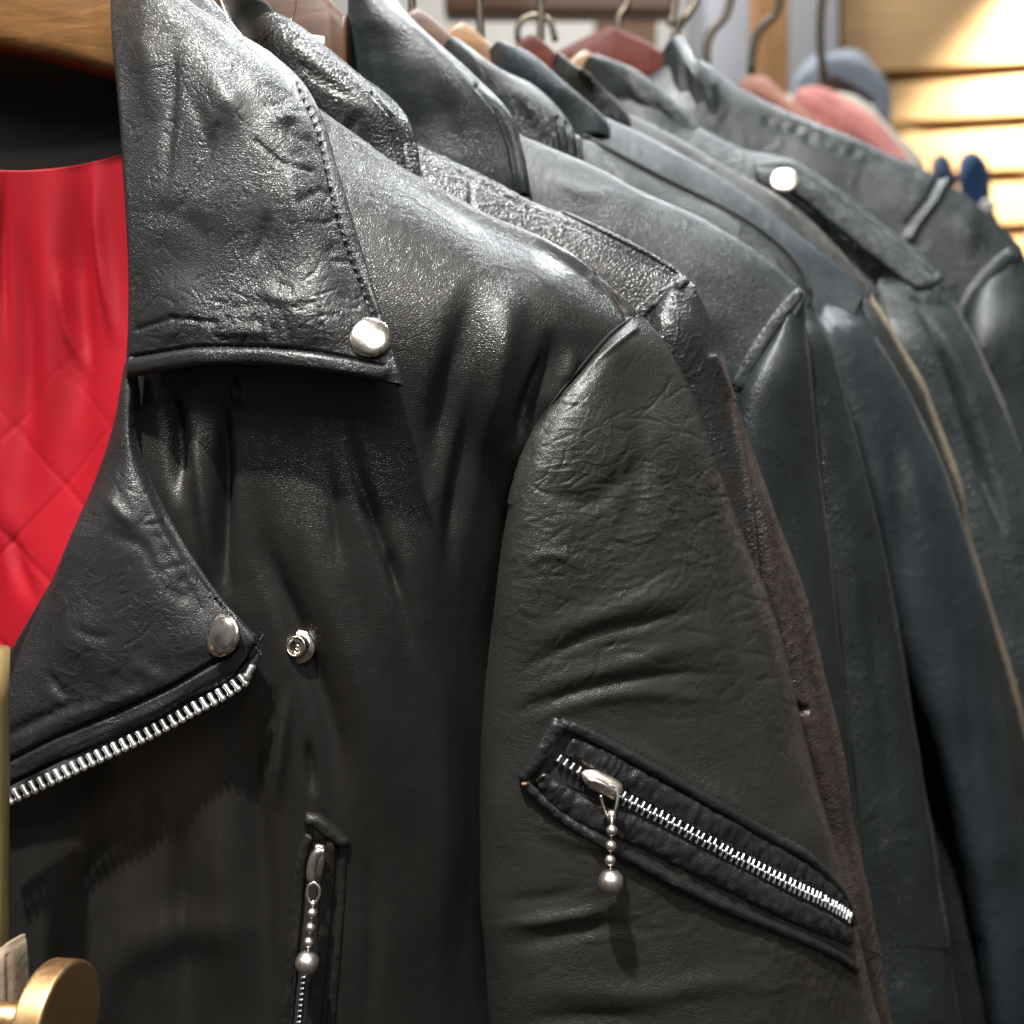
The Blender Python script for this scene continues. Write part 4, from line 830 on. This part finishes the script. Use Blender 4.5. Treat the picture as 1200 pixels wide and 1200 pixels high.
gcol = box('grey_pillar', 828, -400, 983, 1500, 2.85, .3, cloth('grey_blue_paint', (.36, .38, .42), .7, .0002, 20, 0, .04)); gcol['label'] = 'grey painted pillar panel beside the tan slatted wall'; gcol['category'] = 'pillar'
wp = box('wooden_post', 886, -400, 925, 1500, 2.5, .08, wood('post_wood', (.30, .14, .05), (.45, .24, .10), .5, 6, (6, 6, 1), 0)); wp['label'] = 'upright wooden post in front of the grey pillar'; wp['category'] = 'post'
rl = box('wooden_rail', 520, -30, 790, 12, 1.6, .05, wood('rail_wood', (.20, .07, .03), (.32, .14, .06), .4, 6, (1, 6, 6), .1)); rl['label'] = 'reddish wooden rail crossing the top of the pale wall'; rl['category'] = 'rail'
sh = box('wooden_shelf_edge', 700, 10, 770, 60, 2.2, .1, wood('shelf_wood', (.30, .14, .06), (.42, .22, .10), .5, 6, (1, 6, 6), .1)); sh['label'] = 'blurred brown wooden upright beneath the reddish rail'; sh['category'] = 'shelf'
def garment(lab, col, pts_top, Y, depth_y=260, name='hanging_shirt', cat='shirt', bulge=.03):
    J = empty(name, Q(pts_top[0][0], pts_top[0][1]+depth_y, Y), lab, cat); R = crpts(pts_top, 9)
    ctr = [[(x, y+30, Y+.05) for x, y in R], [(x, y+4, Y+.03) for x, y in R], [(x, y, Y+.01) for x, y in R], [(x, y+12, Y-.02) for x, y in R], [(x, y+60, Y-bulge) for x, y in R], [(x, y+depth_y, Y-bulge) for x, y in R]]
    patch('shirt_body', np.array(ctr, float), 90, 70, cloth(name+'_cloth', col, .75, .0006, 40), J, [], lambda G, px, py, f: .006*fbm(G*14, 2)+.002*ridged(G*22*np.array([1.5, 1, .3]), 2), thick=.004); return J
g1 = garment('salmon pink garment hanging between the last jacket and the slatted wall', (.62, .20, .17), [(925,125),(932,106),(950,100),(975,106),(1000,128),(1030,150),(1062,178),(1080,215)], 1.35)
g2 = garment('orange brown hanging garment left of the salmon pink one', (.38, .13, .07), [(862,110),(868,92),(882,84),(900,86),(920,105),(940,128),(965,150)], 1.25)
g3 = garment('cream garment hanging just behind the salmon pink one', (.75, .70, .60), [(830,95),(900,108),(960,112),(1000,112),(1030,132),(1050,150),(1075,180),(1085,230)], 1.45)
g4 = garment('pale blue rounded garment hanging in front of the grey pillar', (.42, .50, .62), [(925,120),(932,90),(950,70),(980,63),(1005,64),(1025,80),(1040,98),(1043,130),(1044,170)], 1.75, 150)
hanger(972, 101, 1.68, .06, M['brown'], 'dark brown hanger laid against the pale blue garment', hook=False, height=.028, thick=.03)
for (x0, x1, lab, c) in [(1093, 1118, 'left of the two blue denim garments below the slatted wall', (.035, .07, .16)), (1126, 1158, 'right of the two blue denim garments below the slatted wall', (.03, .10, .26))]:
    garment(lab, c, [(x0, 200), (x0+3, 187), ((x0+x1)/2, 182), (x1-5, 196), (x1, 215), (x1+6, 260)], 1.9, 300, 'denim_garment', 'denim')
bl = empty('round_finial', Q(1157, 243, 1.5), 'small shiny white ball at the end of a rack beside the denim', 'finial')
place('ball', lathe_mesh('ball', [(max(1e-5, .011*math.sin(t)), .011*math.cos(t)) for t in np.linspace(0, math.pi, 13)], 20, cloth('white_plastic', (.9, .9, .9), .2, 0, 10, 0, .0)), None, bl, Q(1157, 243, 1.5), (0, 0, 1), (0, 1, 0))
tube_mesh('arm', [Q(1157, 243, 1.5), Q(1185, 300, 1.9)], .006, M['steel'], bl, 8)
# ================================================================== RACK FITTINGS AT THE LEFT
PR = empty('rack_post', Q(-14, 1900, .375), 'upright olive wood rack post at the left edge in front of the jacket', 'post')
tube_mesh('post_shaft', [Q(-16, y, .375) for y in np.linspace(760, 1900, 20)], [.0075]*20, M['olive'], PR, 20)
patch('post_wrap', Gc([[(-45,1128,.372),(-20,1118,.364),(5,1108,.362),(30,1094,.372)],[(-45,1160,.370),(-20,1150,.360),(5,1145,.358),(34,1130,.370)],[(-45,1300,.370),(-20,1300,.358),(8,1300,.356),(40,1300,.370)],[(-45,1900,.370),(-20,1900,.358),(8,1900,.356),(40,1900,.370)]]), 60, 40, M['grey_fabric'], PR, [([(10,1120),(14,1300)], 4, -.001), ([(-5,1120),(-2,1300)], 4, .001)], None, thick=.002)
KN = empty('rack_fitting', Q(82, 1300, .345), 'gold coloured flat round knob standing at the bottom left corner', 'rack fitting')
ax = Vector((.98, -.15, .0)).normalized()
disc = [(.0001, 0), (.0178, 0), (.0183, -.00002), (.0188, -.0003), (.0191, -.0009), (.0191, -.0012), (.0191, -.0082), (.0191, -.0085), (.0186, -.0092), (.0001, -.0093)]
place('disc', lathe_mesh('disc', disc, 96, M['gold']), None, KN, Q(82, 1200, .335), ax)
place('screw_ball', lathe_mesh('screw_ball', [(max(1e-5, .0065*math.sin(t)), .0065*math.cos(t)) for t in np.linspace(0, math.pi, 13)], 24, M['gold']), None, KN, Vector(Q(26, 1196, .345)), ax)
tube_mesh('stem', [Vector(Q(82, 1200, .335))-ax*.008, Vector(Q(82, 1200, .335))-ax*.04], .005, M['gold'], KN, 16)
